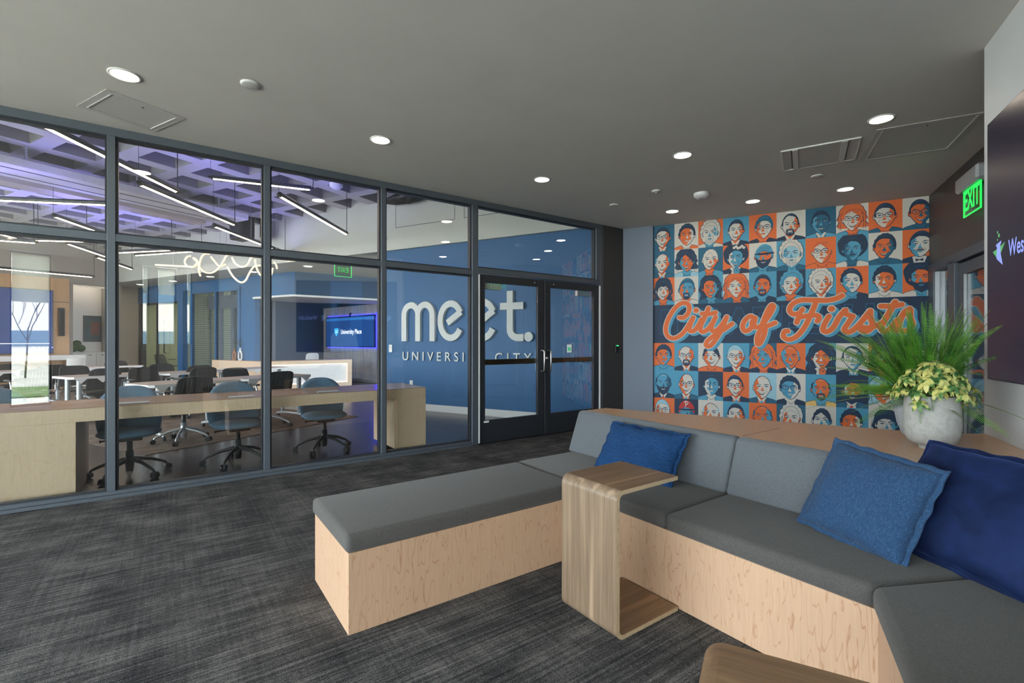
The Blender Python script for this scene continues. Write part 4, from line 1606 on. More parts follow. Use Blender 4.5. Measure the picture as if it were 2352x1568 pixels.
for shift, wd, c, lay in (((.030, -.026), .090, 'B', 20), ((0, 0), .084, 'C', 32), ((0, 0), .064, 'O', 44)):
    for si, st_ in enumerate(SCRIPT):
        pts = [(p[0] + shift[0], p[1] + shift[1]) for p in (spline(st_, 7) if len(st_) > 2 else st_)]
        if len(st_) == 1:
            p = pts[0]
            mp([(p[0] + (wd * .62) * math.cos(k * PI / 8), p[1] + (wd * .62) * math.sin(k * PI / 8)) for k in range(16)], c, lay + si * .5)
        else:
            stroke2(pts, wd, c, lay + si * .5, rise=.35)
mo = mur.build('mural', MUR_MATS)
tag(mo, 'orange, blue and cream portrait mural with large orange script lettering', 'mural')
ph = text_mesh('PHILADELPHIA', .50, outline=.0045, align='CENTER', offset=.02, sx=1.0)
xs_ = [v.co.x for v in ph.vertices]
kx = 3.16 / (max(xs_) - min(xs_))
for v in ph.vertices:
    v.co.x *= kx
    v.co.z *= .3
ph.materials.clear()
ph.materials.append(M_outl)
po = bpy.data.objects.new('outline_lettering', ph)
COL.objects.link(po)
po.parent = mo
po.matrix_world = X0M @ Matrix.Translation((MW / 2, 1.585, .0055))
# power outlet on the mural
p = X0M @ Vector((.805, .665, .012))
t = thing('power_outlet', 'white double power outlet on the lower part of the mural', 'outlet', p, A2)
MB().box(-.036, .036, -.001, .007, -.058, .058).build('cover_plate', M_whitegl, t, bevel=.003)
for s in (-1, 1):
    MB().box(-.017, .017, .006, .0085, s * .026 - .015, s * .026 + .015).build('socket', M_white, t, bevel=.003)
    m = MB()
    m.box(-.008, -.005, .008, .009, s * .026 - .005, s * .026 + .006).box(.005, .008, .008, .009, s * .026 - .005, s * .026 + .006)
    m.build('slot', M_black, t)

# ================================================================== MEETING ROOM SHELL (a along E1, b along E2)
CZ = 4.07


def ab2(pts):
    return [xy(fa(a, b)) for a, b in pts]


struct(MB().prism([(-7.2, 5.26), (5.9, 5.26)] + ab2([(3.0, 5.3), (17.2, 5.3)]) + [(-7.2, 25.5)], -0.05, 0.0).build('floor_meeting', M_conc))
hc = Vector((-0.263, 6.924, 0))
mb = MB().prism([xy(hc), xy(hc + E2 * 3.25), xy(hc + E2 * 3.25 + E1 * 3.6), xy(hc + E2 * 4.2 + E1 * 5.2), xy(hc + E2 * 4.2 + E1 * 11), xy(hc + E1 * 11 - E2 * 1.5), xy(hc + E1 * 3.2 - E2 * 1.5)][0:5] + [xy(hc + E1 * 11)], 0.0, 0.006)
struct(mb.build('floor_carpet', M_carpet2))

# waffle ceiling
mb = MB().ab()
DEP, CA, CB = 0.30, 0.49, 0.52
cells = []
na0, na1, nb0, nb1 = -9, 13, -13, 3
PA, PBW = 0.735, 0.745
for i in range(na0, na1):
    for j in range(nb0, nb1):
        a0, b0 = 4.73 + PA * i, -2.096 + PBW * j
        c = fa(a0 + CA / 2, b0 + CB / 2)
        if c.y < 5.2 or c.x < -7.3 or a0 > 13.6:
            continue
        fa0, fb0 = a0 - (PA - CA), b0 - (PBW - CB)
        for q in ((fa0, a0, fb0, b0 + CB), (a0, a0 + CA, fb0, b0)):
            mb.add([(q[2], q[0], CZ), (q[2], q[1], CZ), (q[3], q[1], CZ), (q[3], q[0], CZ)], [(0, 1, 2, 3)])
        t = .035
        lo_ = [(b0, a0, CZ), (b0 + CB, a0, CZ), (b0 + CB, a0 + CA, CZ), (b0, a0 + CA, CZ)]
        hi_ = [(b0 + t, a0 + t, CZ + DEP), (b0 + CB - t, a0 + t, CZ + DEP), (b0 + CB - t, a0 + CA - t, CZ + DEP), (b0 + t, a0 + CA - t, CZ + DEP)]
        mb.add(lo_ + hi_, [(0, 4, 5, 1), (1, 5, 6, 2), (2, 6, 7, 3), (3, 7, 4, 0), (4, 7, 6, 5)], 1)
struct(mb.build('ceiling_waffle', [M_waffle, M_recess]))
struct(MB().prism([(-7.4, 5.26), (5.9, 5.26)] + ab2([(14.2, .2)]) + [(-7.4, 25)], CZ + DEP + .02, CZ + DEP + .1).build('ceiling_slab', M_waffle))
struct(MB().box(-7.4, 5.9, 5.262, 5.30, CEIL, CZ + DEP).build('wall_header', M_soffit))
mb = MB().ab()
mb.boxab(-1.62, 13.9, -.11, .10, CEIL, CZ + DEP)
struct(mb.build('wall_soffit', M_soffit))
mb = MB().ab()
for a0, a1, z0, z1 in ((1.15, 2.55, 3.52, 4.0), (-.35, .95, 3.52, 4.0)):
    for e in ((a0, a0 + .008, z0, z1), (a1 - .008, a1, z0, z1), (a0, a1, z0, z0 + .008)):
        mb.boxab(e[0], e[1], -.113, -.110, e[2], e[3])
struct(mb.build('trim_3', M_framed))
mb = MB().ab()
mb.boxab(-1.62, 3.05, -.03, .30, 0, CEIL)
struct(mb.build('wall_blue', M_bluewall))
mb = MB().ab()
mb.boxab(-1.60, 3.055, -.048, -.03, 0, .125)
struct(mb.build('baseboard_blue', M_whitegl))
struct(MB().ab().boxab(-1.6, 15, .10, 5.3, CEIL, CEIL + .1).build('ceiling_alcove', M_ceil))

mb = MB().ab()
mb.boxab(6.83, 8.45, .914, 1.06, 2.50, CEIL)
mb.boxab(8.45, 9.08, .914, 1.06, 0, CEIL)
mb.boxab(9.08, 12.26, .914, 1.06, 2.86, CEIL)
mb.boxab(11.98, 12.26, .914, 1.06, 0, 2.86)
mb.boxab(12.26, 14.65, .914, 1.06, 2.56, CEIL)
struct(mb.build('wall_alcove', M_bluewall))
# header turning towards the screen corner
pA, pB = fa(6.83, .914), fa(5.83, 2.89)
dB = (pB - pA).normalized()
aB = math.atan2(dB.y, dB.x)
lB = (pB - pA).length
struct(MB().at(pA, aB).box(0.0, lB + .8, 0, .15, 2.50, CEIL).build('wall_header_blue', M_bluedark))
can = ab2([(8.38, .80), (6.76, .80), (5.40, 3.50), (6.6, 3.9), (8.38, 2.2)])
t = thing('canopy', 'thin white canopy slab over the reception recess', 'canopy', (0, 0, 0))
MB().prism(can, 2.455, 2.505).build('slab', M_white, t)
MB().ab().boxab(8.375, 8.385, .80, 1.0, 2.46, 2.50).build('end_cap', M_alu, t)
struct(MB().ab().boxab(10.28, 10.4, 1.75, 5.3, 0, CEIL).build('wall_recess', M_bluedark))
pr = [fa(9.10, 1.07), fa(10.28, 1.75)]
struct(MB().prism([xy(pr[0]), xy(pr[1]), xy(pr[1] + E2 * .1), xy(pr[0] + E2 * .1)], 0, CEIL).build('wall_recess_side', M_bluedark))
struct(MB().ab().boxab(-1.7, 10.6, 5.3, 5.4, 0, CEIL).build('wall_alcove_back', M_bluedark))
struct(MB().ab().boxab(14.65, 14.8, -.1, 1.06, 0, CEIL).build('wall_beige', M_beige))
struct(MB().ab().boxab(13.84, 14.7, -.14, .10, 0, CEIL + .05).build('wall_column', M_beige))

# glass office and outside window seen through the blue wall
w = sempty('window_30', fa(0, 0), A2)
mb = MB()
for a0, a1 in ((12.26, 12.30), (14.30, 14.65), (13.50, 13.54)):
    mb.box(.93, 1.0, a0, a1, 0, 2.56)
mb.box(.93, 1.0, 12.26, 14.65, 0, .08).box(.93, 1.0, 12.26, 14.65, 2.5, 2.56)
mb.build('frame', M_framed, w)
MB().box(.955, .965, 12.30, 14.30, .08, 2.5).build('pane', M_glass, w)
MB().tube([tuple((.93, 12.95, .95)), (.87, 12.95, .95), (.87, 12.95, 2.0), (.93, 12.95, 2.0)], .02, 8).build('handle', M_black, w)
M_cream_w = flat('pale_green_office_wall', (0.50, 0.54, 0.36), .7, noise=.02)
struct(MB().ab().boxab(16.6, 16.7, .8, 4.5, 0, CEIL).boxab(12.26, 16.6, 4.5, 4.6, 0, CEIL).boxab(14.8, 16.6, .8, .9, 0, CEIL).boxab(12.1, 12.26, 1.07, 4.6, 0, CEIL).build('wall_office', M_cream_w))
struct(MB().ab().boxab(15, 16.7, .8, 4.6, CEIL, CEIL + .1).build('ceiling_office', M_white))
t = thing('office_fill_light', 'added square fill light inside the glass office beyond the blue wall', 'ceiling light', fa(14.0, 2.7, CEIL))  # added lamp, put in to brighten the office interior
MB().box(-.5, .5, -.3, .3, -.02, -.005).build('diffuser', emis('office_fill_glow', (1, .96, .85), 22), t)
MB().box(-.52, .52, -.32, .32, -.015, 0).build('frame', M_white, t)

w = sempty('window_31', fa(0, 0), A2)
mb = MB()
for a0, a1 in ((9.08, 9.18), (10.2, 10.26), (11.42, 11.52)):
    mb.box(.88, .96, a0, a1, 0, 2.86)
mb.box(.88, .96, 9.08, 11.52, 2.74, 2.86).box(.88, .96, 9.08, 11.52, 0, .1)
mb.build('frame', M_bluewall, w)
m, nt, b = newmat('woven_wire_mesh')
v = mapped(nt, (1, 1, 1))
sx = N(nt, 'ShaderNodeSeparateXYZ')
nt.links.new(v, sx.inputs[0])
ga = mathn(nt, 'LESS_THAN', mathn(nt, 'FRACT', mathn(nt, 'MULTIPLY', sx.outputs[1], 16.0)), .16)
gz = mathn(nt, 'LESS_THAN', mathn(nt, 'FRACT', mathn(nt, 'MULTIPLY', sx.outputs[2], 16.0)), .16)
b.inputs['Base Color'].default_value = (.02, .05, .09, 1)
b.inputs['Metallic'].default_value = .6
nt.links.new(mathn(nt, 'MAXIMUM', ga, gz), b.inputs['Alpha'])
MB().box(.915, .919, 9.18, 10.2, .1, 2.74).box(.915, .919, 10.26, 11.42, .1, 2.74).build('wire_mesh', m, w)
mb = MB()
for a0 in (8.9, 10.0, 10.75, 11.45, 12.1):
    mb.box(1.75, 1.85, a0, a0 + .16, 0, CEIL)
mb.box(1.75, 1.85, 8.9, 12.26, 2.35, 2.75).box(1.75, 1.85, 8.9, 12.26, 0, .5)
mb.build('outer_frame', M_pil, w)
MB().box(1.79, 1.80, 8.9, 12.26, .5, 2.75).build('pane', M_glass, w)

# far end wall with white niche, veneer wall with screen
mb = MB().ab()
mb.boxab(13.84, 13.98, -9.5, -1.06, 0, 4.4).boxab(13.84, 13.98, -1.06, -.14, 2.96, 4.4).boxab(13.84, 13.98, -.14, .1, 0, 4.4)
struct(mb.build('wall_far', M_greywall))
mb = MB().ab()
mb.boxab(14.5, 14.6, -1.3, -.1, 0, 3.0).boxab(13.98, 14.5, -1.2, -1.06, 0, 3.0).boxab(13.98, 14.5, -.14, -.1, 0, 3.0).boxab(13.98, 14.5, -1.06, -.14, 2.96, 3.0)
struct(mb.build('wall_niche', M_whitegl))
mb = MB().ab()
mb.boxab(12.87, 13.6, -6.2, -1.48, 0, 3.0)
struct(mb.build('wall_veneer', M_woodwall))
mb = MB().ab()
mb.boxab(12.866, 12.871, -6.2, -1.48, 2.36, 2.372)
mb.boxab(12.866, 12.871, -1.9, -1.893, 2.372, 3.0)
struct(mb.build('trim_4', M_gasket))
w = sempty('window_32', (-7.2, 0, 0))
mb = MB()
for k in range(8):
    y = 5.3 + k * 2.0
    mb.box(-.1, 0, y, y + .08, 0, CZ + DEP)
mb.box(-.1, 0, 5.3, 20.5, 0, .4).box(-.1, 0, 5.3, 20.5, 3.4, CZ + DEP)
mb.build('frame', M_framed, w)
MB().box(-.055, -.047, 5.3, 20.5, .4, 3.4).build('pane', M_glass, w)

# ------------------------------------------------------------------ wall lettering: meet. UNIVERSITY CITY
def moss(name):
    m, nt, b = newmat(name)
    f = noise(nt, mapped(nt, (1, 1, 1)), 90, 3, .75)
    nt.links.new(ramp(nt, f, [(.3, (.70, .73, .73)), (.7, (.90, .92, .91))]), b.inputs['Base Color'])
    b.inputs['Roughness'].default_value = .9
    bumpn(nt, b, f, .6, .008)
    return m


M_moss = moss('white_preserved_moss')
sg = thing('wall_sign', 'large white raised rounded lettering on the cobalt blue wall', 'sign', fa(2.437, -.03, 1.315))
sgm = facing((0, 0, 0), -E1)


def letter(name, strokes, w, depth=.05):
    mb = MB()
    mb.X = sgm
    for si, st_ in enumerate(strokes):
        depth = .05 + .003 * si
        if len(st_) == 1:
            cx_, cz_ = st_[0]
            pts = [(cx_ + .080 * math.cos(k * PI / 14), cz_ + .080 * math.sin(k * PI / 14)) for k in range(28)]
            mb.prism(pts, 0, depth)
            continue
        P = [Vector(p) for p in st_]
        vs = []
        for i, p in enumerate(P):
            d = (P[min(i + 1, len(P) - 1)] - P[max(i - 1, 0)]).normalized()
            nn = Vector((-d.y, d.x)) * w / 2
            for q, zz in ((p + nn, 0), (p + nn * .86, depth), (p - nn * .86, depth), (p - nn, 0)):
                vs.append((q.x, q.y, zz))
        fs = []
        for i in range(len(P) - 1):
            for e in range(4):
                fs.append((4 * i + e, 4 * i + (e + 1) % 4, 4 * i + 4 + (e + 1) % 4, 4 * i + 4 + e))
        fs += [(0, 3, 2, 1), tuple(4 * (len(P) - 1) + e for e in range(4))]
        mb.add(vs, fs)
    bm_o = mb.build(name, M_moss, sg)
    return bm_o


def arc(cx_, cz_, rx, rz, a0, a1, n=16):
    return [(cx_ + rx * math.cos(a0 + (a1 - a0) * i / n), cz_ + rz * math.sin(a0 + (a1 - a0) * i / n)) for i in range(n + 1)]


x1, x2, x3 = .068, .408, .750
rr = (x2 - x1) / 2
letter('letter', [[(x1, 0), (x1, .3)] + arc(x1 + rr, .50, rr, .19, PI, 0) + [(x2, .3), (x2, 0)], [(x2, 0), (x2, .3)] + arc(x2 + rr, .50, rr, .19, PI, 0) + [(x3, .3), (x3, 0)]], .135)
for ox in (.868, 1.555):
    c0, r0, r1 = ox + .30, .235, .315
    a_up, a_dn = math.radians(28), math.radians(-30)
    ring = arc(c0, .375, r0, r1, a_up, 2 * PI + a_dn, 30)
    letter('letter', [ring, [(c0 + r0 * math.cos(a_up) + .02, .375 + r1 * math.sin(a_up) + .01), (c0 - .07, .335)]], .135)
letter('letter', [[(2.40, .86), (2.40, .25)] + arc(2.40 + .15, .20, .15, .14, PI, PI * 1.5, 8) + [(2.66, .06)], [(2.21, .60), (2.66, .60)]], .135)
letter('full_stop', [[(2.755, .075)]], .1)
text_obj('lettering', 'UNIVERSITY CITY', .235, M_moss, sg, sgm @ Matrix.Translation((1.40, -.295, .012)), extrude=.010, bevel=.002, space=1.62, sx=.98, offset=.0)


def wallbox(name, label, cat, a, z, w, h, d, mat, face=-.03):
    t = thing(name, label, cat, fa(a, face, z), A2)
    # local -x is out of the wall
    MB().box(-d, 0, -w / 2, w / 2, -h / 2, h / 2).build('housing', mat, t, bevel=.006)
    return t


t = wallbox('thermostat', 'small white wall control left of the large white wall lettering', 'thermostat', 2.737, 1.172, .085, .15, .02, M_whitegl)
MB().box(-.0215, -.02, -.025, .025, .0, .05).build('display', M_ceilt, t)
t = wallbox('power_outlet', 'small white outlet low on the blue wall behind the counter end', 'outlet', 2.22, .5, .08, .12, .012, M_whitegl)
MB().box(-.0135, -.012, -.02, .02, -.035, .035).build('socket', M_white, t)
t = wallbox('exit_button', 'white wall plate with green exit button seen through the right door', 'switch', -1.034, 1.197, .085, .13, .015, M_whitegl)
MB().box(-.022, -.014, -.022, .022, -.035, .02).build('button', emis('green_button', (.0, .30, .10), .6), t)
t = thing('dome_camera', 'small dome security camera on the white soffit above the blue wall', 'camera', fa(2.82, -.11, 3.34), A2)
MB().at((0, 0, 0), 0, 0, -PI / 2).lathe([(.062, 0), (.062, .02), (.05, .03)], 20).build('mount', M_whitegl, t)
MB().at((-.028, 0, 0), 0, 0, -PI / 2).lathe([(.036, 0), (.033, .02), (.02, .034), (0, .04)], 20).build('lens', M_black, t)
t = thing('wrapped_projector', 'black wrapped bundle hanging under the waffle ceiling by the white soffit', 'wrapped bundle', fa(2.1, -.36, 3.97))
mb = MB()
rnd = random.Random(3)
mb.grid(lambda u, v: tuple((E1 * (math.cos(2 * PI * u) * .50 * math.sin(PI * v) ** .6) + E2 * (math.sin(2 * PI * u) * .17 * math.sin(PI * v) ** .6)) + Vector((0, 0, .095 - .19 * v + .012 * math.sin(11 * u * 2 * PI + 5 * v)))), 40, 12, flip=True)
mb.build('cover', M_black, t)
MB().tube([fa(0, 0) - fa(0, 0) + Vector((0, 0, .05)), Vector((0, 0, .11))], .02, 8).build('hanger', M_black, t)

# ------------------------------------------------------------------ long counter behind the glass
ct = thing('long_counter', 'long pale maple work counter right behind the glass partition', 'counter', (0, 5.40, 0))
MB().box(-4.4, 2.53, 0.004, .77, .632, .745).build('apron', M_mapley, ct, bevel=.0015, seg=1)
MB().box(-4.4, 2.532, 0, .774, .7455, .75).build('top', M_mapletop, ct)
MB().box(-4.4, -.667, 0.004, .77, 0.0, .6315).build('pedestal', M_mapley, ct, bevel=.0015, seg=1)
MB().box(2.14, 2.53, .03, .75, .04, .6315).box(2.163, 2.53, .004, .03, 0.0, .6315).build('pedestal', M_mapley, ct, bevel=.0015, seg=1)
for x in (-.10, .62, 2.05):
    MB().box(x, x + .0012, .0034, .774, .633, .7502).build('joint', M_mapletop, ct)
gr = None
for x, lab in ((-.29, 'under the third lamp, left of the first mullion pair'), (.565, 'left of the second blue chair'), (1.40, 'in front of the rightmost blue chair')):
    lab = {-.29: 'long silver power strip on the counter in front of the chair behind the left mullion', .565: 'long silver power strip on the counter by the middle blue chair', 1.40: 'long silver power strip on the counter by the rightmost blue chair'}[x]
    if gr is None:
        gr = thing('power_strip', lab, 'power strip', (x, 5.50, .751), 0, 'power strips on the counter')
        MB().box(-.115, .115, -.035, .035, 0, .010).build('bezel', M_alu, gr, bevel=.003)
        MB().box(-.10, .10, -.022, .022, .0095, .0115).build('lid', M_whitegl, gr)
    else:
        dup(gr, (x, 5.50, .751), 0, lab)

# ------------------------------------------------------------------ office chairs
def star(t, mat, R=.31, hub=.11, legr=.016, hz=.15, tipz=.085, casters=True, a0=.3):
    MB().lathe([(.0, hz + .10), (.032, hz + .10), (.036, hz - .02), (.03, hz - .10), (0, hz - .10)], 16, caps=False).build('hub', mat, t)
    for i in range(5):
        a = a0 + 2 * PI * i / 5
        d = Vector((math.cos(a), math.sin(a), 0))
        lg = MB().tube([d * .02 + Vector((0, 0, hz + .02)), d * R * .55 + Vector((0, 0, (hz + tipz) / 2 + .02)), d * (R - .02) + Vector((0, 0, tipz)), d * R + Vector((0, 0, tipz - .015)), d * R + Vector((0, 0, .052))], [.022, .017, .013, .011, .010], 8).build('leg', mat, t)
        c = Vector((-d.y, d.x, 0))
        mb = MB()
        for s in (-1, 1):
            o = d * (R + .012) + c * s * .016
            mb.tube([o + c * -.010 + Vector((0, 0, .031)), o + c * .010 + Vector((0, 0, .031))], .031, 14)
        mb.build('caster', M_black, lg)


def felt_chair(label, loc, rz):
    t = thing('task_chair', label, 'chair', loc, rz, 'blue grey chairs along the counter')
    mb = MB()

    def seatf(u, v, top):
        a = 2 * PI * u
        c, s = math.cos(a), math.sin(a)
        e = .75
        r = v
        x = .255 * r * math.copysign(abs(c) ** e, c)
        y = .235 * r * math.copysign(abs(s) ** e, s)
        z = .425 + (1 if top else -1) * .045 * (1 - r ** 3.2) ** .6
        return (x, y, z)
    mb.grid(lambda u, v: seatf(u, v, True), 36, 10)
    mb.grid(lambda u, v: seatf(u, v, False), 36, 10, flip=True)
    mb.build('seat', M_blue, t, weld=True)
    mb = MB()

    def backf(u, v, s):
        a = (u - .5) * 2
        top = .86 - .13 * abs(a) ** 2.4
        z = .40 + v * (top - .40)
        wv = .225 + .025 * math.sin(PI * min(1, v * 1.1))
        ang = a * 1.15
        R = .25
        x = math.sin(ang) / math.sin(1.15) * wv
        y = -.20 - .075 * v + R * (1 - math.cos(ang)) * .62
        edge = (1 - abs(a) ** 6) * (1 - abs(2 * v - 1) ** 8)
        th = .012 + .024 * max(0, edge) ** .5
        nx, ny = math.sin(ang), -math.cos(ang)
        return (x + s * nx * th, y + s * ny * th, z)
    mb.grid(lambda u, v: backf(u, v, 1), 24, 16)
    mb.grid(lambda u, v: backf(u, v, -1), 24, 16, flip=True)
    n1, n2 = 25, 17
    bd = [(u / 24, 0) for u in range(24)] + [(1, v / 16) for v in range(16)] + [(1 - u / 24, 1) for u in range(24)] + [(0, 1 - v / 16) for v in range(16)]
    vs = [backf(u, v, 1) for u, v in bd] + [backf(u, v, -1) for u, v in bd]
    k = len(bd)
    mb.add(vs, [(i, k + i, k + (i + 1) % k, (i + 1) % k) for i in range(k)], 0, True)
    mb.build('backrest', M_blue, t, weld=True)
    MB().box(-.10, .10, -.13, .11, .352, .388).box(-.04, .04, -.24, -.12, .36, .39).build('mechanism', M_black, t, bevel=.012)
    MB().tube([(.08, .0, .37), (.20, .02, .365), (.225, .02, .362)], [.008, .008, .014], 8).build('lever', M_black, t)
    MB().lathe([(.0, .36), (.024, .36), (.024, .16), (0, .16)], 16, caps=False).build('column', M_black, t)
    star(t, M_black, a0=.95)
    return t


fc = felt_chair('blue grey felt task chair behind the counter, cut by the left mullion', (-.345, 5.97, 0), PI + .05)
dup(fc, (.573, 5.93, 0), PI + .12, 'middle blue grey felt task chair at the counter, left of the third mullion')
dup(fc, (1.49, 6.02, 0), PI - .02, 'rightmost blue grey felt task chair at the counter, nearest the counter end')
dup(fc, (-1.30, 6.45, 0), PI + .55, 'blue grey felt chair at far left of the counter, only its back top showing')


def mesh_chair(label, loc, rz):
    t = thing('mesh_chair', label, 'chair', loc, rz, 'black mesh chairs around the tables')
    mb = MB()
    mb.grid(lambda u, v: ((u - .5) * .47, (v - .5) * .45, .45 + .03 * (1 - (2 * u - 1) ** 4) * (1 - (2 * v - 1) ** 6) - .02 * (v > .85)), 12, 10)
    mb.grid(lambda u, v: ((u - .5) * .47, (v - .5) * .45, .42), 12, 10, flip=True)
    mb.box(-.235, .235, -.225, .225, .42, .452)
    mb.build('seat', M_black, t)
    mb = MB()

    def bk(u, v, s):
        a = 2 * u - 1
        w = .235 - .03 * v ** 3
        z = .50 + .36 * v - .035 * abs(a) ** 5 * v
        y = -.215 - .10 * v + .035 * a * a
        return (a * w, y + s * .012, z)
    mb.grid(lambda u, v: bk(u, v, 1), 16, 10, flip=True)
    mb.grid(lambda u, v: bk(u, v, -1), 16, 10)
    bd = [(u / 16, 0) for u in range(16)] + [(1, v / 10) for v in range(10)] + [(1 - u / 16, 1) for u in range(16)] + [(0, 1 - v / 10) for v in range(10)]
    vs = [bk(u, v, 1) for u, v in bd] + [bk(u, v, -1) for u, v in bd]
    k = len(bd)
    mb.add(vs, [(i, (i + 1) % k, k + (i + 1) % k, k + i) for i in range(k)], 0, True)
    b = mb.build('backrest', M_blackmesh, t)
    mb = MB()
    for j in range(9):
        x = -.16 + .04 * j
        mb.tube([(x, -.246 + .035 * (x / .235) ** 2 - .0, .53), (x * .95, -.335 + .035 * (x / .235) ** 2, .83)], .004, 4)
    mb.build('rib', M_black, b)
    for s in (-1, 1):
        MB().tube([(s * .225, -.17, .45), (s * .262, -.16, .46), (s * .27, -.14, .52), (s * .275, -.10, .655)], .013, 8).build('arm_support', M_steel, t)
        MB().box(s * .275 - .03, s * .275 + .03, -.16, .10, .655, .682).build('armrest', M_black, t, bevel=.01)
    MB().box(-.1, .1, -.12, .12, .38, .42).build('mechanism', M_black, t, bevel=.01)
    MB().lathe([(0, .40), (.025, .40), (.025, .16), (0, .16)], 14, caps=False).build('column', M_black, t)
    star(t, M_alu, a0=.2)
    return t


FW, BK = A2, A2 + PI        # facing away from / towards the glass
CH = [('n', (.248, 7.312), FW, 'black mesh chair closest behind the counter, back to the glass, centre bay'),
      ('p', (1.329, 7.849), FW, 'black mesh chair right of the second mullion, back to the glass'),
      ('f', (-.903, 10.421), FW, 'black mesh chair behind the left mullion with bright armrest, back to the glass'),
      ('b', (-1.804, 10.903), FW, 'leftmost black mesh chair standing against the front tables, silver arm visible'),
      ('m', (.445, 9.793), FW, 'black mesh chair just behind the closest chair, back to the glass'),
      ('i', (-.431, 10.413), BK, 'wide dark chair facing the glass across the front left table'),
      ('o', (.847, 9.343), BK, 'black chair facing the glass before the pale reception desk wing'),
      ('d', (-1.498, 11.89), BK, 'grey black chair facing the glass behind the second table from the left'),
      ('j', (-.2, 11.805), BK, 'black chair facing the glass in front of the glass office'),
      ('l', (.418, 10.73), FW, 'black chair at the middle row before the wire mesh window, back to the glass'),
      ('c', (-1.859, 12.547), FW, 'black chair at the back row left of the white niche'),
      ('e', (-1.093, 14.402), BK, 'farthest black chair before the beige end wall'),
      ('a', (-2.637, 13.529), BK, 'black chair at the far left edge before the veneer wall')]
mc = None
for k, (x, y), rz, lab in CH:
    f = Vector((-math.sin(rz), math.cos(rz), 0)) * .30
    lo_ = (x + f.x, y + f.y, 0.006)
    if mc is None:
        mc = mesh_chair(lab, lo_, rz)
    else:
        dup(mc, lo_, rz, lab)
dup(mc, fa(14.9, 1.9, 0), BK + .4, 'grey office chair inside the glass office', None)

# ------------------------------------------------------------------ folding tables
M_ttop = walnut('ash_laminate', (.50, .42, .38), (.36, .30, .27), (1.2, 24, 24), rough=.3)


def meeting_table(label, loc):
    t = thing('folding_table', label, 'table', loc, A2, 'pale folding tables')
    Lx, Dy = 1.18, .70
    pl = [(0, .05), (.05, 0), (Lx - .05, 0), (Lx, .05), (Lx, Dy - .05), (Lx - .05, Dy), (.05, Dy), (0, Dy - .05)]
    MB().prism(pl, .722, .742).build('top', M_ttop, t)
    pe = [((x - Lx / 2) * 1.008 + Lx / 2, (y - Dy / 2) * 1.012 + Dy / 2) for x, y in pl]
    MB().prism(pe, .708, .7405).build('edge_band', M_whitegl, t)
    for x in (.16, Lx - .16):
        for y in (.14, Dy - .14):
            MB().tube([(x, y, .70), (x, y, .30), (x, y, .07)], [.036, .036, .024], 12).build('leg', M_alu, t)
        ft = MB().tube([(x, -.0, .062), (x, .14, .09), (x, Dy - .14, .09), (x, Dy, .062)], .02, 8).build('foot', M_alu, t)
        mb = MB()
        for y in (.02, Dy - .02):
            mb.tube([(x - .014, y, .03), (x + .014, y, .03)], .03, 12)
        mb.build('caster', M_black, ft)
    for x in (.06, .34, Lx - .20):
        MB().add([(x, -.003, .708), (x + .15, -.003, .708), (x + .075, -.003, .635), (x, .008, .708), (x + .15, .008, .708), (x + .075, .008, .635)], [(0, 2, 1), (3, 4, 5), (0, 3, 5, 2), (1, 2, 5, 4), (0, 1, 4, 3)]).build('corner_bracket', M_whitegl, t)
    return t


TB = [((3.09, -4.06), 'pale folding table closest behind the counter, left of centre'),
      ((2.99, -2.86), 'pale folding table behind the middle blue chair and second mullion'),
      ((5.73, -3.94), 'pale folding table with two thick silver legs, left bay'),
      ((5.40, -2.74), 'pale folding table in the second row, before the glass office'),
      ((5.45, -1.45), 'pale folding table in the second row, nearest the reception desk'),
      ((8.64, -4.10), 'pale folding table in the third row at the far left edge'),
      ((9.20, -2.55), 'pale folding table in the third row behind the left mullion'),
      ((10.9, -4.4), 'farthest pale folding table before the veneer wall')]
mt = None
for (a, b), lab in TB:
    if mt is None:
        mt = meeting_table(lab, fa(a, b, .006))
    else:
        dup(mt, fa(a, b, .006), A2, lab)

# ------------------------------------------------------------------ reception desk
ds = thing('reception_desk', 'pale L-shaped reception desk with backlit white front panel', 'desk', fa(7.9, .80, 0), A2)
# local x = b, y = a
MB().box(0, .10, 0, 2.35, 0, .775).build('wing_panel', M_mapley, ds)
MB().box(-.006, .108, -.01, 2.36, .775, .79).build('wing_top', M_mapletop, ds)
fd = Vector((2.1, -.95, 0)).normalized()
fr_a = math.atan2(fd.y, fd.x)
dl_ = 2.33
fr_m = MB().at((0, 0, 0), fr_a)
fr_m.box(0, dl_, 0, .06, .68, .775).box(0, dl_, 0, .06, 0, .13).box(0, .10, 0, .06, .13, .68).box(dl_ - .12, dl_, 0, .06, .13, .68)
fr_m.build('front_frame', M_mapley, ds)
MB().at((0, 0, 0), fr_a).box(0, dl_, -.006, .55, .775, .79).build('top', M_mapletop, ds)
MB().at((0, 0, 0), fr_a).box(.10, dl_ - .12, .055, .065, .13, .68).build('front_panel', M_whitegl, ds)
E_led = emis('warm_led_strip', (1, .74, .52), 1.8)
mb = MB().at((0, 0, 0), fr_a)
mb.box(.10, dl_ - .12, .035, .05, .672, .68).box(.10, dl_ - .12, .035, .05, .13, .138).box(.10, .108, .035, .05, .138, .672).box(dl_ - .128, dl_ - .12, .035, .05, .138, .672)
mb.build('light_strip', E_led, ds)
t = thing('office_chair', 'white rounded chair back behind the reception desk', 'chair', (3.42, 15.62, 0), .25)
mb = MB()
mb.grid(lambda u, v: ((u - .5) * (.46 - .07 * v), -.20 - .06 * v + .05 * (2 * u - 1) ** 2, .48 + .48 * v - .05 * abs(2 * u - 1) ** 6 * v), 14, 10)
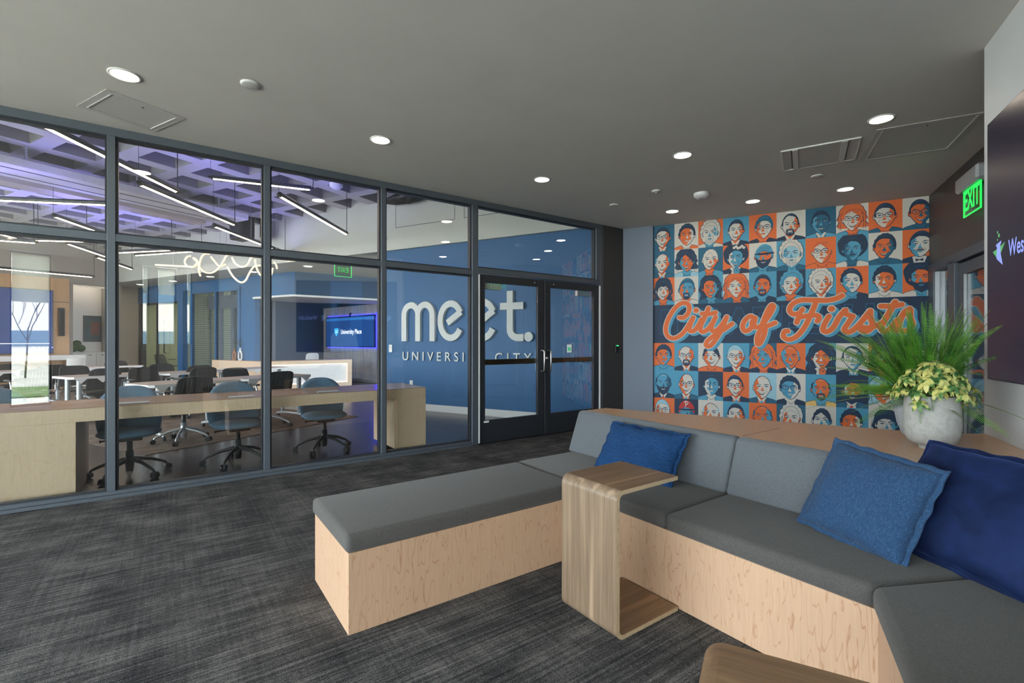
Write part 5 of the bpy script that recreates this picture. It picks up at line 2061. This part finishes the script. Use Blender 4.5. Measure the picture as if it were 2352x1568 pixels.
mb.grid(lambda u, v: ((u - .5) * (.46 - .07 * v), -.18 - .06 * v + .05 * (2 * u - 1) ** 2, .48 + .48 * v - .05 * abs(2 * u - 1) ** 6 * v), 14, 10, flip=True)
mb.build('backrest', M_white, t)
MB().box(-.23, .23, -.2, .24, .43, .48).build('seat', M_white, t, bevel=.02)
MB().lathe([(0, .43), (.025, .43), (.025, .16), (0, .16)], 14, caps=False).build('column', M_alu, t)
star(t, M_alu)


def ring_vase(label, loc, rz, mat, tall):
    t = thing('ring_vase', label, 'vase', loc, rz)
    R = .058
    H = tall
    loop = []
    for i in range(28):
        a = 2 * PI * i / 28
        loop.append((R * math.cos(a), 0, .10 + .095 * math.sin(a) + (H - .26) * (math.sin(a) > 0) * math.sin(a)))
    MB().tube(loop, .022, 10, close=True).build('body', mat, t)
    MB().lathe([(.045, 0), (.045, .012), (.03, .02)], 16).build('foot', mat, t)
    top = max(p[2] for p in loop)
    MB().lathe([(.026, top - .01), (.018, top + .05), (.015, top + .085), (.011, top + .085), (.0, top + .06)], 14, caps=False).build('neck', mat, t)
    mb = MB()
    rnd = random.Random(int(tall * 1000))
    for j in range(5):
        a = rnd.uniform(0, 6.28)
        d = Vector((math.cos(a), math.sin(a), 0))
        z0 = top + .07
        L_ = rnd.uniform(.14, .30)
        pts = [Vector((0, 0, z0)), d * .03 + Vector((0, 0, z0 + L_ * .5)), d * rnd.uniform(.03, .07) + Vector((0, 0, z0 + L_))]
        mb.tube(spline(pts, 4), .003, 5)
        for q in range(7):
            p = pts[1].lerp(pts[2], q / 6)
            leaf(mb, p, d + Vector((rnd.uniform(-1, 1), rnd.uniform(-1, 1), .6)), Vector((0, 0, 1)), .04, .008, .2)
    mb.build('dried_stems', M_olive, t)
    return t


M_olive = flat('dried_olive', (.06, .07, .035), .8)
M_amber = flat('amber_ceramic', (.42, .14, .035), .35, noise=.1)
M_wcer = flat('white_ceramic', (.78, .77, .74), .4)
ring_vase('amber brown ring vase with dark sprigs on the reception desk wing', fa(9.25, .836, .79), A1 + .1, M_amber, .30)
ring_vase('white ring vase with thin twigs on the reception desk wing', fa(8.98, .836, .79), A1 + .1, M_wcer, .33)

# woven screen wall with the smaller display
p0s, p1s = Vector((5.45, 13.95, 0)), Vector((4.46, 18.03, 0))
dsn = (p1s - p0s).normalized()
lsn = (p1s - p0s).length
m, nt, b = newmat('perforated_metal_weave_glow')
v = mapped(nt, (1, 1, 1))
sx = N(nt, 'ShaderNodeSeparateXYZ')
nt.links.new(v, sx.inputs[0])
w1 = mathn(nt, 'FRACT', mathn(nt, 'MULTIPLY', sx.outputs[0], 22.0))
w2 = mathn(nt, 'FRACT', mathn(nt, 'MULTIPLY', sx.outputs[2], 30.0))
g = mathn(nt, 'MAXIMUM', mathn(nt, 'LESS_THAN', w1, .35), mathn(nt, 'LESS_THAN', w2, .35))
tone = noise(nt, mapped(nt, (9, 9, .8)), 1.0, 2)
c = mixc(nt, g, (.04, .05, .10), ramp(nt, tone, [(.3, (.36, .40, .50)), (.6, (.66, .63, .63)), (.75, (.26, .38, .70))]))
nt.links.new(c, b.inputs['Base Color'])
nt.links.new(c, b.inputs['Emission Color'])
b.inputs['Emission Strength'].default_value = .16  # the weave itself glows faintly, standing in for light from behind
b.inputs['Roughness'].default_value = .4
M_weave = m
t = thing('woven_screen_wall', 'silver woven metal screen partition behind the blue lit display', 'partition', p0s, math.atan2(dsn.y, dsn.x))
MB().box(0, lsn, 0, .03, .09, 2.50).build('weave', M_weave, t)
MB().box(0, lsn + .06, -.02, .05, 0, .10).build('base_rail', M_whitegl, t)
MB().box(lsn, lsn + .08, -.02, .05, .10, 2.50).build('post', M_whitegl, t)
ANG = math.atan2(dsn.y, dsn.x)
nrm = Vector((-dsn.y, dsn.x, 0))          # towards the meeting room
if nrm.x > 0:
    nrm = -nrm
a_ = [0.82, 3.86]
t2 = thing('display', 'flat navy screen with shield logo, blue light behind it, on the woven partition', 'screen', p0s + nrm * .06, ANG)
sgn = 1 if (Vector((-dsn.y, dsn.x, 0)) - nrm).length < .1 else -1


def yb(y0, y1):
    return (min(sgn * y0, sgn * y1), max(sgn * y0, sgn * y1))


MB().box(a_[0], a_[1], *yb(0, .05), 1.125, 2.16).build('bezel', M_black, t2)
MB().box(a_[0] + .03, a_[1] - .03, *yb(.048, .053), 1.15, 2.13).build('screen', emis('display_navy', (.010, .045, .17), .9), t2)
MB().box(a_[0] + .03, a_[1] - .03, *yb(.050, .0545), 2.02, 2.10).build('menu_bar', emis('display_bar', (.02, .12, .36), .9), t2)
E_glow = emis('blue_led_glow', (.03, .03, 1.0), 4)
mb = MB()
mb.box(a_[0] - .05, a_[1], *yb(-.02, .0), 1.10, 1.125).box(a_[0] - .05, a_[1], *yb(-.02, .0), 2.16, 2.185).box(a_[0] - .14, a_[0], *yb(-.02, .0), 1.07, 2.21)
mb.build('light_strip', E_glow, t2)
fm = facing((2.30, sgn * .056, 1.63), (-1 if sgn > 0 else 1, 0, 0))
E_txt = emis('display_white', (.85, .88, .95), .9)
text_obj('lettering', 'University Place', .21, E_txt, t2, fm @ Matrix.Translation((.10, 0, 0)), sx=.95, offset=.004)
mb = MB()
mb.X = fm
mb.add([(-.98, .12, 0), (-.84, .14, 0), (-.70, .12, 0), (-.71, -.01, 0), (-.84, -.15, 0), (-.97, -.01, 0)][::-1], [(0, 1, 2, 3, 4, 5)])
mb.build('logo', emis('display_cyan', (.03, .38, .75), .9), t2)
text_obj('lettering', '3.0', .13, E_txt, t2, fm @ Matrix.Translation((-.84, .01, .001)))
MB().tube([(2.3, sgn * .03, 2.16), (2.25, sgn * .06, 2.24), (1.9, sgn * .22, 2.22)], .025, 8).build('webcam', M_black, t2)

# ------------------------------------------------------------------ far left: veneer wall screen, speaker, niche
t = thing('wall_display', 'large blue video display on the wood veneer wall at far left', 'screen', fa(12.87, -1.83, 0), A2)
MB().box(-2.9, 0, -.06, 0, .99, 2.66).build('bezel', M_black, t)
MB().box(-2.88, -.02, -.064, -.058, 1.01, 2.64).build('screen', emis('video_blue', (.006, .028, .15), .35), t)
MB().box(-2.88, -.08, -.0655, -.063, 1.25, 1.265).build('progress_bar', E_txt, t)
mb = MB()
for j in range(5):
    mb.box(-.40 + .09 * j, -.36 + .09 * j, -.0655, -.063, 1.14, 1.17)
mb.build('control_icon', E_lav, t)
t = thing('column_speaker', 'narrow black column loudspeaker on the veneer wall right of the blue display', 'speaker', fa(12.87, -1.66, 1.83), A2)
MB().box(-.055, .055, -.10, 0, -.38, .38).build('cabinet', M_framed, t, bevel=.008)
MB().box(-.045, .045, -.104, -.099, -.36, .34).build('grille', M_blackmesh, t)
t = thing('niche_cabinet', 'white cabinet with black handles filling the far niche', 'cabinet', fa(14.02, -.60, 0), A2)
MB().box(-.455, .455, .02, .47, 0, .98).build('body', M_whitegl, t)
MB().box(-.458, .458, -.01, .475, .98, 1.0).build('worktop', M_white, t)
for j in range(3):
    x = -.455 + .303 * j
    d_ = MB().box(x + .004, x + .299, .0, .02, .06, .96).build('door', M_whitegl, t)
    MB().box(x + .11, x + .19, -.012, .0, .90, .915).build('handle', M_black, d_)
t = thing('cove_light', 'warm light strip along the top of the white niche', 'strip light', fa(14.02, -.60, 2.93), A2)
MB().box(-.44, .44, .0, .03, 0, .025).build('channel', M_alu, t)
MB().box(-.44, .44, .03, .035, 0, .025).build('diffuser', emis('cove_glow', (1, .80, .62), 14), t)
t = thing('artwork', 'dark teal and rust framed picture in the white niche above the cabinet', 'picture', fa(14.5, -.37, 1.70), A2)
MB().box(-.22, .22, -.03, 0, -.40, .40).build('frame', M_framed, t)
MB().box(-.20, .20, -.033, -.029, -.38, .38).build('canvas', flat('picture_teal', (.03, .07, .10), .5, noise=.5, scale=4), t)
MB().box(-.05, .18, -.0345, -.032, -.2, .22).build('colour_block', flat('picture_rust', (.16, .05, .03), .5, noise=.4, scale=6), t)
t = None
M_top = flat('clipped_green_foliage', (.035, .10, .025), .9, noise=.6, scale=90, bump=1.0)
for (db, da, dz), lab in (((-.13, .0, .11), 'left of three green topiary balls on the white niche cabinet'), ((.03, -.02, .11), 'right of three green topiary balls on the white niche cabinet'), ((-.03, .08, .24), 'top of three green topiary balls on the white niche cabinet')):
    mb = MB()
    r = .105

    def sp(u, v):
        k = r * (1 + .05 * math.sin(29 * u * 6.28) * math.sin(23 * v * 3.14))
        return (k * math.sin(PI * v) * math.cos(2 * PI * u), k * math.sin(PI * v) * math.sin(2 * PI * u), -k * math.cos(PI * v))
    mb.grid(sp, 40, 24)
    ob = mb.build('topiary_ball', M_top, None, loc=fa(14.22 + da, -.78 + db, 1.0 + dz))
    tag(ob, lab, 'topiary', 'topiary balls in the niche')
t = thing('high_table', 'white waterfall high table in front of the wood veneer wall', 'table', (-1.90, 17.00, 0), A2)
MB().box(-2.6, 0, 0, .55, .83, .955).build('top', M_white, t)
MB().box(-.09, 0, 0, .55, 0, .83).build('leg', M_white, t)
MB().box(-2.6, -2.51, 0, .55, 0, .83).build('leg', M_white, t)
t = thing('counter_stool', 'white shell stool under the right end of the high table', 'stool', (-2.10, 16.72, 0), A2)
mb = MB()
mb.grid(lambda u, v: ((u - .5) * .38, -.16 - .03 * v + .05 * (2 * u - 1) ** 2, .62 + .26 * v), 8, 6)
mb.grid(lambda u, v: ((u - .5) * .38, -.145 - .03 * v + .05 * (2 * u - 1) ** 2, .62 + .26 * v), 8, 6, flip=True)
mb.build('backrest', M_whitegl, t)
MB().box(-.19, .19, -.16, .18, .60, .63).build('seat', M_whitegl, t, bevel=.01)
for sx_ in (-1, 1):
    for sy_ in (-1, 1):
        MB().tube([(sx_ * .14, sy_ * .12, .60), (sx_ * .2, sy_ * .19, 0.01)], .014, 8).build('leg', M_woodwall, t)

# ------------------------------------------------------------------ ceiling services
t = thing('ceiling_service_rail', 'long grey linear air unit hanging under the waffle ceiling, left side', 'air unit', fa(0, 0), A2)
MB().box(-9.0, -1.30, 5.32, 6.05, 3.74, 3.86).build('casing', M_ceilt, t, bevel=.01, seg=1)
mb = MB()
for a0 in (5.50, 5.86):
    mb.box(-9.0, -1.45, a0, a0 + .022, 3.735, 3.745)
mb.build('slot', M_black, t)
MB().box(-9.0, -1.6, 6.25, 6.6, 3.72, CZ + .01).build('drop_beam', M_greywall, t)
mb = MB()
for k in range(6):
    mb.box(-8.6 + 1.35 * k, -8.58 + 1.35 * k, 5.4, 5.42, 3.86, CZ)
mb.build('hanger', M_alu, t)
t = thing('duct_cluster', 'black duct and cylinder cluster at the end of the air unit', 'duct', fa(6.4, -.62, 3.55))
MB().at((0, 0, 0), A2).box(-.28, .05, -.2, .25, 0, .52).build('duct', M_black, t, bevel=.05, seg=3)
MB().lathe([(.0, .1), (.11, .1), (.11, .46), (0, .46)], 20, cx=.33, cy=-.15, caps=False).build('cylinder', M_black, t)
MB().tube([(0.33, -.15, .45), (.33, -.15, .53)], .03, 8).build('mount', M_black, t)
t = thing('smoke_detector', 'white round detector on the waffle ceiling behind the steep lamp', 'smoke detector', (2.33, 8.62, CZ))
MB().lathe([(.11, 0), (.11, -.05), (.06, -.09), (0, -.09)], 24, caps=False).build('body', M_whitegl, t)
# alcove downlights
adl = None
for (x, y), lab in (((-.841, 19.01), 'farthest recessed light in the low ceiling, before the beige wall'), ((.84, 15.596), 'recessed light in the low ceiling above the wire mesh window'),
                    ((1.677, 13.89), 'recessed light in the low ceiling above the reception desk wing'), ((-.004, 17.358), 'recessed light in the low ceiling over the glass office front'), ((2.62, 12.1), 'recessed light in the low ceiling left of the hanging exit sign')):
    if adl is None:
        adl = thing('alcove_downlight', lab, 'ceiling light', (x, y, CEIL), 0, 'recessed alcove downlights')
        MB().lathe([(.12, 0), (.12, -.006), (.095, -.008), (.09, 0)], 24, caps=False).build('trim_ring', M_ceilt, adl)
        MB().lathe([(0, -.003), (.09, -.003), (.09, -.001)], 24, caps=False).build('lens', M_disc, adl)
    else:
        dup(adl, (x, y, CEIL), 0, lab)
t = thing('hanging_exit_sign', 'clear exit sign with green edges hanging in the low alcove ceiling', 'exit sign', (3.12, 10.98, CEIL), A2 - .35)
MB().box(-.22, .22, -.04, .04, -.05, 0).build('housing', M_alu, t)
MB().box(-.19, .19, -.005, .005, -.33, -.05).build('acrylic_panel', glass('sign_acrylic', (.7, .85, .75)), t)
MB().box(-.197, -.187, -.006, .006, -.335, -.05).box(.187, .197, -.006, .006, -.335, -.05).box(-.19, .19, -.006, .006, -.338, -.33).build('lit_edge', G_led, t)
text_obj('lettering', 'EXIT', .16, G_led, t, facing((0, .006, -.19), (-1, 0, 0)), sx=.8)

# ------------------------------------------------------------------ linear pendants
LAMPS = [((-1.25, 5.66, 3.32), (.031, 7.685, 3.30), 'long linear lamp crossing behind the left mullion up to the top frame'),
         ((-.336, 7.606, 3.30), (.837, 9.304, 3.30), 'linear lamp in second bay sloping down to the right, longest fully visible'),
         ((.46, 8.05, 3.66), (1.72, 7.78, 3.66), 'nearly level linear lamp crossing behind the second mullion near the top'),
         ((1.184, 7.12, 3.30), (2.594, 8.935, 3.30), 'linear lamp alone in the third bay, sloping steeply down right'),
         ((.582, 9.633, 3.30), (2.03, 11.66, 3.30), 'linear lamp meeting the transom behind the second mullion'),
         ((-3.4, 10.24, 3.30), (-.729, 8.977, 3.30), 'level linear lamp crossing the whole left bay'),
         ((-1.525, 10.328, 3.30), (-.95, 11.66, 3.30), 'short linear lamp with visible end cap in left bay above the transom'),
         ((-1.734, 13.042, 3.30), (-1.10, 15.10, 3.30), 'linear lamp under the transom in left bay, passing behind the mullion'),
         ((-2.194, 12.965, 3.30), (-1.42, 12.55, 3.30), 'short linear lamp just below the transom in left bay'),
         ((-1.207, 13.937, 3.30), (-.049, 12.685, 3.30), 'upper of two level linear lamps right of the left mullion'),
         ((-.693, 13.9, 3.30), (.48, 12.40, 3.30), 'lower of two level linear lamps right of the left mullion'),
         ((-2.9, 11.75, 3.30), (-2.286, 13.33, 3.30), 'linear lamp below the transom at the left frame edge'),
         ((-3.3, 12.9, 3.22), (-2.15, 12.75, 3.22), 'level linear lamp touching the left frame edge below the transom'),
         ((-1.43, 14.55, 3.27), (-.895, 16.136, 3.24), 'small linear lamp tilted down, right of the left mullion'),
         ((-4.2, 14.35, 2.9), (-1.604, 15.421, 2.9), 'thin low linear lamp in front of the wood veneer wall')]
for i, (p, q, lab) in enumerate(LAMPS):
    p, q = Vector(p), Vector(q)
    d = q - p
    Ln = d.length
    c = (p + q) / 2
    az = math.atan2(d.y, d.x)
    el = -math.asin(d.z / Ln)
    t = thing('linear_lamp', 'black tube ' + lab, 'pendant lamp', c, az, 'black linear pendant lamps')
    r = .036 if i < 14 else .03
    mb = MB().at((0, 0, 0), 0, 0, el)
    arc_ = [(r * math.cos(a), r * math.sin(a)) for a in [math.radians(-48 + k * 276 / 14) for k in range(15)]]
    vs = [(-Ln / 2, y, z) for y, z in arc_] + [(Ln / 2, y, z) for y, z in arc_]
    k = len(arc_)
    mb.add(vs, [(j, j + 1, k + j + 1, k + j) for j in range(k - 1)], 0, True)
    mb.build('housing', M_framed, t)
    mb = MB().at((0, 0, 0), 0, 0, el)
    y0 = arc_[0][0]
    z0 = arc_[0][1]
    mb.add([(-Ln / 2 + .01, -y0, z0), (-Ln / 2 + .01, y0, z0), (Ln / 2 - .01, y0, z0), (Ln / 2 - .01, -y0, z0),
            (-Ln / 2 + .01, 0, z0 - .012), (Ln / 2 - .01, 0, z0 - .012)], [(0, 3, 5, 4), (4, 5, 2, 1)], 0, True)
    mb.build('diffuser', M_lamp, t)
    mb = MB().at((0, 0, 0), 0, 0, el)
    for s in (-1, 1):
        mb.tube([(s * Ln / 2, 0, 0), (s * (Ln / 2 + .012), 0, 0)], r * 1.02, 14)
        mb.tube([(s * (Ln / 2 + .012), 0, 0), (s * (Ln / 2 + .05), 0, 0)], r * .45, 10)
    mb.build('end_cap', M_black, t)
    mb = MB()
    for s in (-1, 1):
        zt = CZ - c.z
        zz = -math.sin(el) * s * Ln / 2
        x = s * (Ln / 2 + .03)
        mb.tube([(x, 0, zz + .01), (x + .01, .005, zz + .08), (x, 0, zt)], .006 if s > 0 else .0025, 5)
    mb.build('cable', M_black, t)
    if i < 12:
        violet(c + Vector((0, 0, .06)), 6 if i not in (5,) else 9, Ln * .9, .05, az)

# rope neon squiggle
NP = [[(445, 222), (640, 232), (795, 240), (860, 243), (895, 205), (880, 165), (845, 145)], [(825, 126), (782, 138), (758, 190), (788, 235), (845, 243), (890, 205)],
      [(925, 340), (908, 275), (925, 170), (960, 112), (1022, 104)], [(845, 148), (888, 190), (925, 262), (985, 304), (1055, 302), (1110, 262), (1165, 190), (1200, 125), (1250, 112)],
      [(1032, 132), (1080, 190), (1132, 240), (1190, 215)], [(1258, 145), (1292, 205), (1360, 243), (1420, 222), (1455, 155), (1495, 130)],
      [(1210, 245), (1270, 345), (1345, 405), (1400, 388), (1440, 315), (1490, 242), (1560, 228)], [(1500, 165), (1522, 262), (1562, 330), (1620, 350), (1675, 322), (1690, 258)], [(1702, 190), (1728, 225), (1735, 262)]]
t = thing('neon_rope_light', 'cream squiggling rope light hanging in the air before the white soffit', 'neon light', (0, 0, 0))
Fv, Rv = Vector((.57775, .81621, 0)), Vector((.81621, -.57775, 0))


def npt(x, y, dz):
    X, Y = 260 + x / 4.611, 560 + y / 4.611
    D = 9.6 + dz
    return Fv * D + Rv * ((X - 1176) / 1100 * D) + Vector((0, 0, 1.31 + (784 - Y) / 1100 * D))


for i, s in enumerate(NP):
    pts = [npt(x, y, .10 * math.sin(i * 1.7 + k * .8)) for k, (x, y) in enumerate(s)]
    MB().tube(spline(pts, 5), .019, 8).build('glow_tube', M_neon, t)
mb = MB()
for x, y in ((640, 232), (960, 112), (1200, 125), (1460, 150), (1620, 350), (1728, 225), (1132, 240), (800, 132)):
    p = npt(x, y, 0)
    mb.tube([p, Vector((p.x, p.y, CZ))], .003, 4)
mb.build('cable', M_alu, t)

# ================================================================== OUTSIDE
M_ground = flat('pale_paving', (.46, .45, .42), .9, noise=.3, scale=.4)
struct(MB().box(-70, 70, -70, 90, -.30, -.08).build('ground', M_ground))
M_lawn = flat('lawn', (.11, .17, .06), .95, noise=.4, scale=3)
struct(MB().box(-14, -1.2, -9.5, -6.0, -.08, -.04).build('lawn', M_lawn))
M_bld = flat('pale_office_block', (.74, .70, .64), .8, noise=.05, scale=.3)
M_bwin = flat('office_window_band', (.10, .17, .24), .15)
for (x, y, w_, d_, h_, rz_), lab in (((-12, -38, 30, 8, 12, .2), 'pale office block with window bands reflected in the glass partition'),):
    t = thing('office_building', lab, 'building', (x, y, -.08), rz_)
    MB().box(-w_ / 2, w_ / 2, -d_ / 2, d_ / 2, 0, h_).build('wall', M_bld, t)
    for k in range(int(h_ // 3)):
        MB().box(-w_ / 2 - .05, w_ / 2 + .05, -d_ / 2 - .05, d_ / 2 + .05, 1.1 + 3 * k, 2.1 + 3 * k).build('window_band', M_bwin, t)
M_hedge = leafmat('hedge_leaf', (.10, .20, .02), (.36, .46, .07), 8)
rnd = random.Random(8)
for (x, y, s, n), lab in (((-5.2, -6.6, .9, 700), 'yellow green shrub outside, reflected low in the left bay'),):
    t = thing('shrub', lab, 'shrub', (x, y, -.08))
    mb = MB()
    for k in range(n):
        a, e, r = rnd.uniform(0, 6.28), rnd.uniform(0, 1.45), s * rnd.uniform(.75, 1.05)
        p = Vector((math.cos(a) * math.cos(e) * r, math.sin(a) * math.cos(e) * r, math.sin(e) * r * .9 + .05))
        leaf(mb, p, Vector((rnd.uniform(-1, 1), rnd.uniform(-1, 1), rnd.uniform(-.2, 1))), Vector((0, 0, 1)), .14 * s, .04 * s, .2)
    mb.build('foliage', M_hedge, t)
    MB().tube([(0, 0, 0), (0, 0, s * .7)], .05, 6).build('trunk', M_olive, t)

t = thing('bare_tree', 'leafless thin tree outside, seen only reflected in the left bay', 'tree', (-4.6, -15.1, -.08))
rnd = random.Random(5)
mb = MB()


def branch(p, d, ln, r, lev):
    q = p + d * ln
    mb.tube([p, p.lerp(q, .5) + Vector((rnd.uniform(-.04, .04), rnd.uniform(-.04, .04), 0)) * ln, q], [r, r * .8, r * .55], 6)
    if lev:
        for k in range(3):
            dd = (d + Vector((rnd.uniform(-.75, .75), rnd.uniform(-.75, .75), rnd.uniform(-.1, .45)))).normalized()
            branch(p.lerp(q, rnd.uniform(.55, 1)), dd, ln * rnd.uniform(.55, .75), r * .55, lev - 1)


branch(Vector((0, 0, 0)), Vector((.04, 0, 1)).normalized(), 1.9, .034, 5)
mb.build('trunk', M_olive, t)
